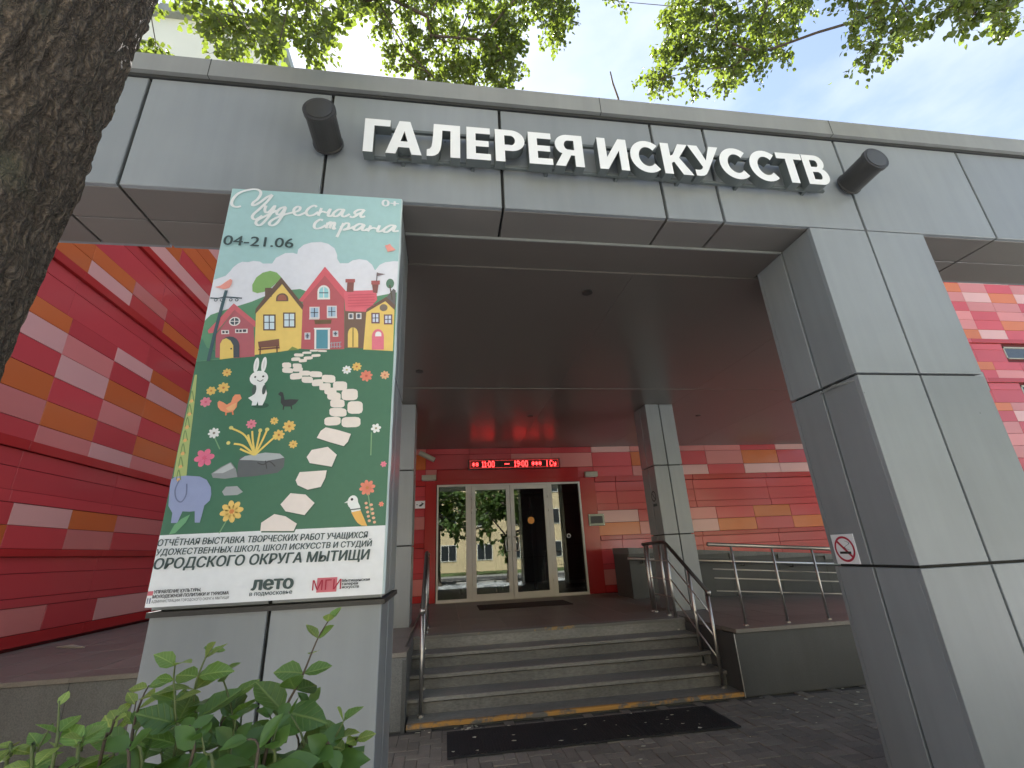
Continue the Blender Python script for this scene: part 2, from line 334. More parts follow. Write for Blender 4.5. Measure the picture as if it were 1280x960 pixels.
def curve_mesh(loops=None, text=None, extrude=0, bevel=0, offset=0, size=1, shear=0, space=1):
    """filled 2-D outline or text as a mesh in its own xy plane"""
    if text is None:
        cu = bpy.data.curves.new('outline', 'CURVE'); cu.dimensions = '2D'; cu.fill_mode = 'BOTH' if extrude else 'FRONT'
        for lp in loops:
            sp = cu.splines.new('POLY'); sp.points.add(len(lp) - 1)
            for p, q in zip(sp.points, lp): p.co = (q[0], q[1], 0, 1)
            sp.use_cyclic_u = True
    else:
        cu = bpy.data.curves.new('text', 'FONT'); cu.body = text; cu.size = size; cu.shear = shear; cu.space_character = space
        cu.fill_mode = 'BOTH' if extrude else 'FRONT'; cu.resolution_u = 4
    cu.extrude = extrude; cu.bevel_depth = bevel; cu.bevel_resolution = 1; cu.offset = offset
    o = bpy.data.objects.new('tmp_outline', cu); COL.objects.link(o)
    dg = bpy.context.evaluated_depsgraph_get(); me = bpy.data.meshes.new_from_object(o.evaluated_get(dg))
    bpy.data.objects.remove(o); bpy.data.curves.remove(cu); return me
def text_flat(name, text, x0, x1, z0, z1, P, parent, m, bold=0, shear=0, space=1):
    """flat lettering fitted to a box; z0..z1 is the height of its capitals; bold = stroke gain in metres"""
    me = curve_mesh(text=text, shear=shear, space=space)
    xs = [v.co.x for v in me.vertices]; cap = curve_mesh(text='Н'); hs = [v.co.y for v in cap.vertices]
    x0 += bold; x1 -= bold
    sx = (x1 - x0) / (max(xs) - min(xs)); sz = (z1 - z0) / (max(hs) - min(hs)); mnx = min(xs); b0 = min(hs)
    b = MB()
    for k, (dx, dz) in enumerate([(0, 0)] if not bold else [(0, 0), (-bold, 0), (bold, 0), (-bold * .5, bold * .4), (bold * .5, -bold * .4)]):
        b.add([P(x0 + (v.co.x - mnx) * sx + dx, k * .00004, z0 + (v.co.y - b0) * sz + dz) for v in me.vertices], [tuple(p.vertices) for p in me.polygons])
    bpy.data.meshes.remove(me); bpy.data.meshes.remove(cap)
    return b.build(name, m, parent, fix=False)

# ------------------------------------------------------------------ printed artwork of the poster, in metres from its lower left corner

ART = [
('sky_print',0,'p',[(0,0),(1.085,0),(1.085,2.498),(0,2.498)],(0.393,0.599,0.611)),
('cloud_print',1,'p',[(0.0,1.798),(0.063,1.829),(0.084,1.863),(0.096,1.891),(0.119,1.92),(0.143,1.935),(0.176,1.934),(0.207,1.945),(0.245,1.941),(0.263,1.928),(0.317,1.931),(0.334,1.974),(0.385,2.012),(0.429,2.017),(0.457,2.009),(0.459,2.045),(0.489,2.082),(0.532,2.102),(0.589,2.11),(0.636,2.099),(0.679,2.066),(0.7,2.017),(0.702,1.988),(0.722,1.954),(0.773,1.957),(0.8,1.981),(0.839,1.992),(0.886,1.985),(0.922,1.952),(0.942,1.91),(0.968,1.954),(1.002,1.976),(1.06,1.988),(1.085,1.987),(1.085,1.619),(0.0,1.501)],(0.779,0.779,0.85)),
('hill_print',2,'p',[(0.0,1.519),(0.025,1.558),(0.091,1.591),(0.188,1.633),(0.237,1.655),(0.295,1.689),(0.375,1.732),(0.502,1.754),(0.57,1.728),(0.837,1.687),(1.085,1.753),(1.085,1.316),(0.0,1.254)],(0.132,0.306,0.178)),
('grass_print',3,'p',[(0.0,1.259),(0.103,1.271),(0.209,1.285),(0.346,1.311),(0.464,1.338),(0.586,1.354),(0.753,1.364),(0.923,1.36),(1.085,1.347),(1.085,0.323),(0,0.315)],(0.063,0.176,0.11)),
('text_panel',4,'p',[(0,0),(1.085,0),(1.085,0.333),(0,0.325)],(0.806,0.821,0.85)),
('tree_print',3,'p',[(0.232,1.725),(0.224,1.771),(0.24,1.825),(0.272,1.86),(0.314,1.876),(0.353,1.865),(0.384,1.832),(0.367,1.798),(0.334,1.757),(0.301,1.726),(0.26,1.714)],(0.262,0.45,0.155)),
('tree_print',3,'e',(1.041,1.816,0.025,0.036),(0.121,0.229,0.159)),
('tree_print',4,'l',[(1.039,1.805),(1.06,1.697)],0.008,(0.126,0.102,0.079)),
('bush_print',4,'p',[(0.003,1.26),(0.0,1.358),(0.006,1.405),(0.041,1.347),(0.083,1.331),(0.117,1.28)],(0.085,0.226,0.157)),
('house_print',4,'p',[(0.096,1.285),(0.075,1.431),(0.088,1.456),(0.152,1.594),(0.268,1.505),(0.306,1.296),(0.21,1.284)],(0.482,0.135,0.16)),
('house_print',5,'p',[(0.036,1.436),(0.028,1.454),(0.14,1.638),(0.278,1.521),(0.282,1.481),(0.152,1.594),(0.075,1.443)],(0.638,0.15,0.177)),
('house_print',6,'p',[(0.123,1.284),(0.11,1.361),(0.111,1.383),(0.119,1.402),(0.133,1.414),(0.152,1.419),(0.173,1.416),(0.191,1.404),(0.205,1.386),(0.213,1.364),(0.224,1.287)],(0.079,0.09,0.11)),
('house_print',7,'p',[(0.123,1.272),(0.109,1.37),(0.117,1.397),(0.136,1.407),(0.161,1.392),(0.18,1.363),(0.193,1.284)],(0.85,0.601,0.171)),
('house_print',6,'e',(0.164,1.517,0.031,0.03),(0.85,0.778,0.761)),
('house_print',7,'e',(0.164,1.517,0.023,0.023),(0.08,0.102,0.123)),
('house_print',8,'l',[(0.14,1.516),(0.188,1.518)],0.005,(0.85,0.778,0.761)),
('house_print',8,'l',[(0.16,1.542),(0.168,1.493)],0.005,(0.85,0.778,0.761)),
('house_print',6,'p',[(0.1,1.459),(0.142,1.46),(0.147,1.434),(0.105,1.432)],(0.85,0.778,0.761)),
('house_print',7,'p',[(0.107,1.453),(0.119,1.453),(0.122,1.439),(0.11,1.438)],(0.089,0.079,0.098)),
('house_print',7,'p',[(0.125,1.453),(0.137,1.454),(0.14,1.439),(0.128,1.439)],(0.089,0.079,0.098)),
('house_print',6,'p',[(0.174,1.468),(0.242,1.471),(0.246,1.443),(0.178,1.441)],(0.85,0.778,0.761)),
('house_print',7,'p',[(0.18,1.463),(0.193,1.463),(0.195,1.447),(0.183,1.447)],(0.089,0.079,0.098)),
('house_print',7,'p',[(0.198,1.463),(0.211,1.464),(0.213,1.448),(0.2,1.448)],(0.089,0.079,0.098)),
('house_print',7,'p',[(0.217,1.465),(0.235,1.466),(0.237,1.45),(0.219,1.449)],(0.089,0.079,0.098)),
('house_print',8,'e',(0.173,1.34,0.005,0.005),(0.056,0.041,0.04)),
('house_print',4,'p',[(0.302,1.305),(0.27,1.599),(0.394,1.793),(0.531,1.622),(0.552,1.35),(0.425,1.325)],(0.85,0.601,0.18)),
('house_print',5,'p',[(0.268,1.567),(0.267,1.605),(0.308,1.69),(0.384,1.831),(0.46,1.736),(0.536,1.638),(0.532,1.607),(0.395,1.783)],(0.171,0.108,0.084)),
('house_print',4,'p',[(0.3,1.752),(0.338,1.754),(0.346,1.692),(0.308,1.69)],(0.171,0.108,0.084)),
('house_print',6,'p',[(0.315,1.568),(0.384,1.57),(0.398,1.464),(0.329,1.462)],(0.138,0.079,0.068)),
('house_print',7,'p',[(0.323,1.559),(0.378,1.561),(0.389,1.472),(0.335,1.47)],(0.669,0.776,0.85)),
('house_print',8,'l',[(0.35,1.56),(0.362,1.471)],0.005,(0.058,0.058,0.085)),
('house_print',8,'l',[(0.329,1.515),(0.384,1.517)],0.005,(0.058,0.058,0.085)),
('house_print',6,'p',[(0.425,1.585),(0.495,1.587),(0.507,1.485),(0.437,1.483)],(0.138,0.079,0.068)),
('house_print',7,'p',[(0.433,1.576),(0.489,1.578),(0.498,1.493),(0.443,1.491)],(0.669,0.776,0.85)),
('house_print',8,'l',[(0.461,1.577),(0.471,1.492)],0.005,(0.058,0.058,0.085)),
('house_print',8,'l',[(0.438,1.534),(0.494,1.536)],0.005,(0.058,0.058,0.085)),
('house_print',6,'p',[(0.375,1.661),(0.373,1.68),(0.374,1.694),(0.38,1.706),(0.39,1.714),(0.403,1.718),(0.417,1.716),(0.429,1.708),(0.438,1.697),(0.443,1.683),(0.445,1.664)],(0.189,0.117,0.092)),
('house_print',7,'p',[(0.385,1.667),(0.383,1.68),(0.384,1.69),(0.388,1.699),(0.395,1.705),(0.405,1.707),(0.414,1.706),(0.423,1.701),(0.429,1.692),(0.432,1.683),(0.434,1.67)],(0.411,0.152,0.11)),
('house_print',6,'p',[(0.31,1.388),(0.423,1.409),(0.431,1.361),(0.32,1.349)],(0.222,0.1,0.077)),
('house_print',8,'l',[(0.32,1.338),(0.434,1.353)],0.012,(0.222,0.1,0.077)),
('house_print',8,'l',[(0.328,1.356),(0.333,1.303)],0.007,(0.122,0.059,0.05)),
('house_print',8,'l',[(0.418,1.364),(0.424,1.32)],0.007,(0.122,0.059,0.05)),
('house_print',6,'p',[(0.48,1.334),(0.503,1.361),(0.541,1.344),(0.536,1.34)],(0.232,0.292,0.086)),
('house_print',4,'p',[(0.552,1.348),(0.528,1.674),(0.638,1.883),(0.769,1.704),(0.796,1.351),(0.65,1.343)],(0.515,0.124,0.142)),
('house_print',5,'p',[(0.505,1.673),(0.634,1.921),(0.783,1.738),(0.782,1.674),(0.64,1.855),(0.525,1.661)],(0.701,0.139,0.171)),
('house_print',6,'p',[(0.612,1.681),(0.607,1.737),(0.608,1.754),(0.615,1.77),(0.626,1.781),(0.64,1.785),(0.654,1.782),(0.668,1.772),(0.677,1.758),(0.681,1.74),(0.686,1.685)],(0.85,0.819,0.802)),
('house_print',7,'p',[(0.621,1.694),(0.617,1.737),(0.618,1.75),(0.623,1.761),(0.631,1.768),(0.641,1.772),(0.652,1.769),(0.661,1.763),(0.668,1.752),(0.671,1.74),(0.675,1.696)],(0.358,0.678,0.733)),
('house_print',8,'l',[(0.641,1.769),(0.648,1.695)],0.006,(0.85,0.819,0.802)),
('house_print',8,'l',[(0.618,1.728),(0.672,1.73)],0.006,(0.06,0.079,0.121)),
('house_print',6,'p',[(0.571,1.629),(0.63,1.631),(0.638,1.55),(0.579,1.548)],(0.769,0.697,0.717)),
('house_print',7,'p',[(0.579,1.62),(0.623,1.622),(0.629,1.558),(0.586,1.557)],(0.404,0.544,0.693)),
('house_print',8,'l',[(0.601,1.621),(0.607,1.558)],0.005,(0.058,0.058,0.085)),
('house_print',8,'l',[(0.582,1.588),(0.626,1.59)],0.005,(0.058,0.058,0.085)),
('house_print',6,'p',[(0.671,1.64),(0.73,1.642),(0.737,1.559),(0.679,1.556)],(0.769,0.697,0.717)),
('house_print',7,'p',[(0.68,1.631),(0.723,1.633),(0.729,1.567),(0.686,1.566)],(0.404,0.544,0.693)),
('house_print',8,'l',[(0.701,1.632),(0.707,1.566)],0.005,(0.058,0.058,0.085)),
('house_print',8,'l',[(0.683,1.598),(0.726,1.6)],0.005,(0.058,0.058,0.085)),
('house_print',8,'p',[(0.577,1.55),(0.635,1.552),(0.636,1.543),(0.578,1.541)],(0.726,0.656,0.642)),
('house_print',8,'p',[(0.68,1.562),(0.739,1.564),(0.739,1.555),(0.681,1.553)],(0.726,0.656,0.642)),
('house_print',6,'p',[(0.608,1.539),(0.708,1.546),(0.706,1.517),(0.615,1.511)],(0.186,0.115,0.062)),
('house_print',7,'p',[(0.611,1.486),(0.706,1.489),(0.707,1.481),(0.612,1.477)],(0.85,0.85,0.845)),
('house_print',6,'p',[(0.615,1.478),(0.704,1.481),(0.715,1.348),(0.627,1.346)],(0.85,0.778,0.761)),
('house_print',7,'p',[(0.626,1.474),(0.692,1.476),(0.703,1.351),(0.638,1.349)],(0.103,0.299,0.384)),
('house_print',6,'p',[(0.561,1.453),(0.594,1.455),(0.598,1.409),(0.566,1.408)],(0.769,0.697,0.717)),
('house_print',7,'p',[(0.567,1.448),(0.589,1.448),(0.592,1.415),(0.571,1.415)],(0.396,0.448,0.553)),
('house_print',8,'l',[(0.578,1.448),(0.581,1.415)],0.005,(0.058,0.058,0.085)),
('house_print',8,'l',[(0.569,1.431),(0.591,1.432)],0.005,(0.058,0.058,0.085)),
('house_print',6,'p',[(0.72,1.47),(0.752,1.471),(0.756,1.431),(0.724,1.43)],(0.769,0.697,0.717)),
('house_print',7,'p',[(0.726,1.464),(0.748,1.465),(0.75,1.437),(0.729,1.437)],(0.396,0.448,0.553)),
('house_print',8,'l',[(0.737,1.464),(0.739,1.437)],0.005,(0.058,0.058,0.085)),
('house_print',8,'l',[(0.727,1.45),(0.749,1.451)],0.005,(0.058,0.058,0.085)),
('house_print',8,'l',[(0.714,1.385),(0.777,1.395)],0.005,(0.389,0.389,0.432)),
('house_print',8,'l',[(0.716,1.361),(0.779,1.368)],0.005,(0.389,0.389,0.432)),
('house_print',8,'l',[(0.721,1.394),(0.724,1.355)],0.005,(0.389,0.389,0.432)),
('house_print',8,'l',[(0.736,1.394),(0.74,1.355)],0.005,(0.389,0.389,0.432)),
('house_print',8,'l',[(0.752,1.394),(0.755,1.356)],0.005,(0.389,0.389,0.432)),
('house_print',8,'l',[(0.768,1.395),(0.771,1.356)],0.005,(0.389,0.389,0.432)),
('house_print',4,'p',[(0.795,1.359),(0.778,1.619),(0.908,1.612),(0.91,1.358)],(0.197,0.125,0.099)),
('house_print',5,'p',[(0.783,1.607),(0.764,1.737),(0.777,1.749),(0.958,1.763),(0.968,1.693),(0.908,1.605)],(0.759,0.163,0.207)),
('house_print',5,'p',[(0.78,1.742),(0.779,1.819),(0.819,1.821),(0.821,1.744)],(0.264,0.106,0.093)),
('house_print',6,'p',[(0.766,1.835),(0.824,1.838),(0.826,1.813),(0.768,1.81)],(0.437,0.124,0.122)),
('house_print',5,'p',[(0.94,1.745),(0.93,1.806),(0.971,1.815),(0.966,1.74)],(0.264,0.106,0.093)),
('house_print',6,'p',[(0.924,1.83),(0.977,1.833),(0.978,1.804),(0.926,1.802)],(0.437,0.124,0.122)),
('house_print',6,'p',[(0.802,1.592),(0.832,1.593),(0.835,1.552),(0.805,1.551)],(0.85,0.819,0.802)),
('house_print',7,'p',[(0.807,1.586),(0.827,1.587),(0.829,1.558),(0.81,1.558)],(0.245,0.285,0.368)),
('house_print',8,'l',[(0.817,1.586),(0.819,1.558)],0.005,(0.058,0.058,0.085)),
('house_print',8,'l',[(0.808,1.572),(0.828,1.572)],0.005,(0.058,0.058,0.085)),
('house_print',6,'p',[(0.847,1.595),(0.879,1.596),(0.882,1.554),(0.85,1.553)],(0.85,0.819,0.802)),
('house_print',7,'p',[(0.853,1.589),(0.874,1.59),(0.876,1.56),(0.855,1.559)],(0.245,0.285,0.368)),
('house_print',8,'l',[(0.864,1.589),(0.866,1.56)],0.005,(0.058,0.058,0.085)),
('house_print',8,'l',[(0.854,1.574),(0.875,1.575)],0.005,(0.058,0.058,0.085)),
('house_print',6,'p',[(0.816,1.361),(0.81,1.449),(0.811,1.467),(0.816,1.482),(0.825,1.493),(0.837,1.496),(0.848,1.493),(0.859,1.484),(0.866,1.469),(0.87,1.451),(0.876,1.363)],(0.85,0.601,0.18)),
('house_print',8,'l',[(0.837,1.494),(0.846,1.363)],0.005,(0.224,0.144,0.063)),
('house_print',8,'l',[(0.79,1.718),(0.951,1.731)],0.004,(0.59,0.102,0.143)),
('house_print',8,'l',[(0.792,1.699),(0.952,1.711)],0.004,(0.59,0.102,0.143)),
('house_print',8,'l',[(0.793,1.679),(0.953,1.691)],0.004,(0.59,0.102,0.143)),
('house_print',8,'l',[(0.794,1.659),(0.955,1.671)],0.004,(0.59,0.102,0.143)),
('house_print',8,'l',[(0.796,1.64),(0.956,1.652)],0.004,(0.59,0.102,0.143)),
('house_print',4,'p',[(0.906,1.35),(0.908,1.612),(1.017,1.695),(1.076,1.632),(1.079,1.343)],(0.85,0.601,0.18)),
('house_print',5,'p',[(0.903,1.599),(0.909,1.625),(1.021,1.716),(1.082,1.656),(1.077,1.625),(1.018,1.685)],(0.189,0.114,0.092)),
('house_print',3,'p',[(1.021,1.712),(1.063,1.778),(1.078,1.766),(1.082,1.658)],(0.16,0.146,0.143)),
('house_print',6,'e',(1.01,1.638,0.024,0.025),(0.231,0.18,0.146)),
('house_print',6,'p',[(0.938,1.599),(0.988,1.601),(0.992,1.527),(0.943,1.526)],(0.189,0.094,0.128)),
('house_print',7,'p',[(0.947,1.59),(0.981,1.591),(0.984,1.536),(0.95,1.535)],(0.664,0.699,0.85)),
('house_print',8,'l',[(0.964,1.591),(0.967,1.535)],0.005,(0.058,0.058,0.085)),
('house_print',8,'l',[(0.948,1.562),(0.982,1.564)],0.005,(0.058,0.058,0.085)),
('house_print',6,'p',[(1.014,1.59),(1.065,1.592),(1.068,1.522),(1.018,1.521)],(0.189,0.094,0.128)),
('house_print',7,'p',[(1.022,1.581),(1.058,1.583),(1.06,1.531),(1.025,1.53)],(0.664,0.699,0.85)),
('house_print',8,'l',[(1.04,1.582),(1.042,1.53)],0.005,(0.058,0.058,0.085)),
('house_print',8,'l',[(1.024,1.555),(1.059,1.557)],0.005,(0.058,0.058,0.085)),
('house_print',6,'p',[(0.956,1.349),(0.951,1.435),(0.952,1.455),(0.959,1.473),(0.97,1.484),(0.984,1.489),(0.998,1.485),(1.01,1.474),(1.019,1.457),(1.022,1.437),(1.026,1.351)],(0.791,0.199,0.267)),
('house_print',7,'p',[(0.97,1.438),(0.97,1.451),(0.971,1.458),(0.974,1.465),(0.98,1.47),(0.987,1.471),(0.994,1.47),(1.0,1.466),(1.005,1.46),(1.006,1.452),(1.007,1.439)],(0.85,0.85,0.847)),
('lamp_post_print',7,'l',[(0.086,1.725),(0.071,1.467),(0.064,1.261)],0.018,(0.062,0.114,0.136)),
('lamp_post_print',7,'l',[(0.006,1.669),(0.048,1.668),(0.093,1.678),(0.182,1.674)],0.008,(0.06,0.089,0.109)),
('lamp_post_print',7,'e',(0.039,1.656,0.01,0.01),(0.06,0.089,0.109)),
('lamp_post_print',8,'e',(0.039,1.656,0.006,0.005),(0.779,0.779,0.85)),
('lamp_post_print',7,'e',(0.07,1.657,0.009,0.01),(0.06,0.089,0.109)),
('lamp_post_print',8,'e',(0.07,1.657,0.005,0.005),(0.779,0.779,0.85)),
('lamp_post_print',7,'e',(0.121,1.66,0.01,0.01),(0.06,0.089,0.109)),
('lamp_post_print',8,'e',(0.121,1.66,0.006,0.005),(0.779,0.779,0.85)),
('lamp_post_print',7,'e',(0.154,1.661,0.01,0.01),(0.06,0.089,0.109)),
('lamp_post_print',8,'e',(0.154,1.661,0.006,0.005),(0.779,0.779,0.85)),
('bird_print',7,'p',[(0.018,1.744),(0.049,1.756),(0.076,1.786),(0.097,1.805),(0.109,1.795),(0.109,1.769),(0.1,1.743),(0.069,1.731),(0.041,1.74)],(0.85,0.348,0.296)),
('bird_print',7,'p',[(0.994,2.103),(1.014,2.109),(1.026,2.117),(1.038,2.1),(1.066,2.072),(1.046,2.062),(1.016,2.052)],(0.85,0.348,0.296)),
('flag_print',7,'l',[(0.958,1.892),(0.957,1.825)],0.006,(0.128,0.103,0.113)),
('flag_print',7,'p',[(0.958,1.89),(1.009,1.882),(0.96,1.865)],(0.232,0.165,0.177)),
('path_print',4,'p',[(0.699,1.334),(0.696,1.331),(0.688,1.33),(0.663,1.33),(0.653,1.331),(0.649,1.333),(0.648,1.338),(0.651,1.341),(0.659,1.342),(0.684,1.342),(0.694,1.341),(0.698,1.339)],(0.842,0.751,0.693)),
('path_print',4,'p',[(0.649,1.335),(0.646,1.333),(0.639,1.332),(0.617,1.331),(0.608,1.332),(0.603,1.334),(0.602,1.34),(0.605,1.342),(0.613,1.343),(0.635,1.343),(0.644,1.343),(0.648,1.341)],(0.842,0.751,0.693)),
('path_print',4,'p',[(0.613,1.321),(0.61,1.318),(0.602,1.317),(0.578,1.316),(0.568,1.316),(0.563,1.318),(0.562,1.325),(0.565,1.328),(0.573,1.33),(0.597,1.331),(0.607,1.331),(0.612,1.328)],(0.842,0.751,0.693)),
('path_print',4,'p',[(0.666,1.305),(0.662,1.301),(0.654,1.299),(0.63,1.297),(0.62,1.297),(0.616,1.3),(0.614,1.308),(0.618,1.312),(0.626,1.314),(0.65,1.316),(0.66,1.316),(0.664,1.313)],(0.842,0.751,0.693)),
('path_print',4,'p',[(0.571,1.304),(0.568,1.3),(0.56,1.298),(0.534,1.298),(0.524,1.299),(0.519,1.302),(0.517,1.312),(0.52,1.316),(0.529,1.318),(0.554,1.318),(0.565,1.317),(0.57,1.314)],(0.842,0.751,0.693)),
('path_print',4,'p',[(0.624,1.288),(0.621,1.284),(0.613,1.281),(0.589,1.279),(0.58,1.28),(0.575,1.282),(0.573,1.292),(0.576,1.296),(0.584,1.299),(0.608,1.301),(0.618,1.3),(0.623,1.298)],(0.842,0.751,0.693)),
('path_print',4,'p',[(0.556,1.279),(0.553,1.274),(0.545,1.271),(0.521,1.27),(0.511,1.27),(0.507,1.273),(0.505,1.284),(0.508,1.289),(0.516,1.292),(0.539,1.294),(0.549,1.293),(0.554,1.29)],(0.842,0.751,0.693)),
('path_print',4,'p',[(0.593,1.271),(0.591,1.266),(0.584,1.264),(0.562,1.262),(0.553,1.262),(0.549,1.265),(0.548,1.274),(0.55,1.279),(0.557,1.282),(0.579,1.283),(0.588,1.283),(0.592,1.28)],(0.842,0.751,0.693)),
('path_print',4,'p',[(0.511,1.235),(0.508,1.229),(0.5,1.226),(0.477,1.225),(0.467,1.228),(0.462,1.233),(0.459,1.25),(0.462,1.256),(0.469,1.259),(0.493,1.26),(0.503,1.257),(0.508,1.252)],(0.842,0.751,0.693)),
('path_print',4,'p',[(0.569,1.233),(0.566,1.227),(0.558,1.226),(0.534,1.226),(0.524,1.229),(0.519,1.234),(0.517,1.247),(0.52,1.253),(0.528,1.254),(0.552,1.254),(0.562,1.251),(0.567,1.246)],(0.842,0.751,0.693)),
('path_print',4,'p',[(0.525,1.202),(0.521,1.196),(0.512,1.194),(0.484,1.195),(0.472,1.198),(0.466,1.203),(0.463,1.218),(0.467,1.224),(0.476,1.226),(0.505,1.225),(0.517,1.222),(0.523,1.217)],(0.842,0.751,0.693)),
('path_print',4,'p',[(0.576,1.213),(0.573,1.207),(0.565,1.204),(0.539,1.203),(0.528,1.204),(0.523,1.209),(0.521,1.222),(0.524,1.228),(0.532,1.231),(0.558,1.232),(0.569,1.23),(0.575,1.226)],(0.842,0.751,0.693)),
('path_print',4,'p',[(0.578,1.171),(0.575,1.162),(0.564,1.157),(0.533,1.154),(0.52,1.155),(0.513,1.16),(0.51,1.179),(0.514,1.187),(0.524,1.193),(0.556,1.195),(0.569,1.194),(0.576,1.189)],(0.842,0.751,0.693)),
('path_print',4,'p',[(0.622,1.188),(0.618,1.182),(0.608,1.179),(0.578,1.179),(0.566,1.181),(0.56,1.186),(0.558,1.201),(0.561,1.207),(0.571,1.209),(0.601,1.21),(0.613,1.208),(0.62,1.203)],(0.842,0.751,0.693)),
('path_print',4,'p',[(0.639,1.143),(0.636,1.136),(0.626,1.134),(0.596,1.134),(0.584,1.138),(0.578,1.145),(0.575,1.164),(0.579,1.171),(0.588,1.173),(0.618,1.173),(0.631,1.169),(0.637,1.162)],(0.842,0.751,0.693)),
('path_print',4,'p',[(0.687,1.179),(0.683,1.172),(0.672,1.17),(0.639,1.17),(0.625,1.173),(0.618,1.18),(0.615,1.198),(0.619,1.204),(0.631,1.207),(0.664,1.206),(0.678,1.203),(0.685,1.196)],(0.842,0.751,0.693)),
('path_print',4,'p',[(0.697,1.131),(0.693,1.122),(0.684,1.117),(0.654,1.114),(0.642,1.115),(0.636,1.121),(0.634,1.141),(0.637,1.15),(0.647,1.155),(0.676,1.158),(0.688,1.156),(0.695,1.151)],(0.842,0.751,0.693)),
('path_print',4,'p',[(0.763,1.148),(0.758,1.139),(0.746,1.136),(0.71,1.137),(0.695,1.142),(0.688,1.15),(0.685,1.173),(0.69,1.182),(0.702,1.185),(0.738,1.184),(0.753,1.18),(0.76,1.171)],(0.842,0.751,0.693)),
('path_print',4,'p',[(0.74,1.107),(0.736,1.098),(0.727,1.093),(0.697,1.09),(0.685,1.091),(0.679,1.097),(0.677,1.116),(0.68,1.125),(0.69,1.131),(0.719,1.134),(0.732,1.133),(0.738,1.127)],(0.842,0.751,0.693)),
('path_print',4,'p',[(0.831,1.105),(0.827,1.094),(0.814,1.09),(0.777,1.089),(0.762,1.093),(0.754,1.102),(0.751,1.129),(0.756,1.14),(0.768,1.144),(0.805,1.145),(0.821,1.141),(0.829,1.132)],(0.842,0.751,0.693)),
('path_print',4,'p',[(0.775,1.077),(0.771,1.069),(0.76,1.065),(0.728,1.064),(0.715,1.067),(0.709,1.074),(0.706,1.093),(0.71,1.102),(0.721,1.105),(0.753,1.106),(0.766,1.104),(0.773,1.097)],(0.842,0.751,0.693)),
('path_print',4,'p',[(0.895,1.051),(0.89,1.037),(0.875,1.03),(0.833,1.029),(0.815,1.033),(0.806,1.043),(0.803,1.076),(0.808,1.09),(0.822,1.097),(0.865,1.099),(0.883,1.095),(0.892,1.084)],(0.842,0.751,0.693)),
('path_print',4,'p',[(0.801,1.041),(0.797,1.033),(0.785,1.03),(0.75,1.031),(0.735,1.035),(0.727,1.044),(0.725,1.066),(0.729,1.075),(0.741,1.077),(0.777,1.077),(0.792,1.072),(0.799,1.064)],(0.842,0.751,0.693)),
('path_print',4,'p',[(0.928,0.971),(0.923,0.956),(0.909,0.949),(0.869,0.948),(0.852,0.953),(0.844,0.965),(0.841,1.002),(0.845,1.016),(0.859,1.023),(0.899,1.024),(0.916,1.019),(0.925,1.007)],(0.842,0.751,0.693)),
('path_print',4,'p',[(0.826,1.0),(0.821,0.99),(0.809,0.986),(0.771,0.986),(0.755,0.99),(0.748,0.998),(0.745,1.021),(0.75,1.03),(0.762,1.034),(0.8,1.035),(0.816,1.031),(0.823,1.023)],(0.842,0.751,0.693)),
('path_print',4,'p',[(0.841,0.944),(0.835,0.935),(0.82,0.932),(0.775,0.933),(0.757,0.938),(0.748,0.947),(0.745,0.972),(0.751,0.981),(0.766,0.984),(0.81,0.983),(0.829,0.978),(0.838,0.969)],(0.842,0.751,0.693)),
('path_print',4,'p',[(0.812,0.898),(0.807,0.888),(0.793,0.882),(0.752,0.88),(0.735,0.882),(0.726,0.89),(0.723,0.913),(0.728,0.924),(0.742,0.929),(0.784,0.932),(0.801,0.929),(0.81,0.922)],(0.842,0.751,0.693)),
('path_print',4,'p',[(0.921,0.888),(0.914,0.876),(0.898,0.87),(0.849,0.869),(0.829,0.872),(0.819,0.882),(0.816,0.911),(0.822,0.923),(0.838,0.929),(0.888,0.93),(0.908,0.927),(0.918,0.917)],(0.842,0.751,0.693)),
('path_print',4,'p',[(0.698,0.802),(0.715,0.842),(0.74,0.862),(0.806,0.846),(0.878,0.823),(0.865,0.779),(0.845,0.755),(0.769,0.777)],(0.052,0.123,0.081)),
('path_print',5,'p',[(0.693,0.81),(0.71,0.85),(0.735,0.87),(0.801,0.854),(0.873,0.831),(0.86,0.787),(0.84,0.762),(0.764,0.785)],(0.85,0.753,0.709)),
('path_print',4,'p',[(0.656,0.696),(0.678,0.735),(0.761,0.751),(0.812,0.707),(0.791,0.641),(0.675,0.663)],(0.052,0.123,0.081)),
('path_print',5,'p',[(0.651,0.704),(0.673,0.743),(0.756,0.759),(0.807,0.714),(0.786,0.649),(0.67,0.671)],(0.85,0.753,0.709)),
('path_print',4,'p',[(0.613,0.573),(0.628,0.615),(0.767,0.623),(0.763,0.582),(0.744,0.535),(0.679,0.522),(0.626,0.546)],(0.052,0.123,0.081)),
('path_print',5,'p',[(0.608,0.58),(0.624,0.623),(0.762,0.63),(0.758,0.589),(0.739,0.542),(0.674,0.529),(0.621,0.554)],(0.85,0.753,0.709)),
('path_print',4,'p',[(0.552,0.45),(0.595,0.505),(0.671,0.497),(0.721,0.452),(0.677,0.392),(0.581,0.414)],(0.052,0.123,0.081)),
('path_print',5,'p',[(0.547,0.457),(0.59,0.513),(0.666,0.504),(0.716,0.459),(0.672,0.399),(0.576,0.421)],(0.85,0.753,0.709)),
('path_print',4,'p',[(0.471,0.32),(0.47,0.361),(0.528,0.402),(0.584,0.389),(0.644,0.35),(0.631,0.314)],(0.052,0.123,0.081)),
('path_print',5,'p',[(0.466,0.327),(0.465,0.368),(0.523,0.409),(0.579,0.396),(0.639,0.357),(0.627,0.321)],(0.85,0.753,0.709)),
('rabbit_print',4,'e',(0.375,0.999,0.045,0.017),(0.036,0.097,0.065)),
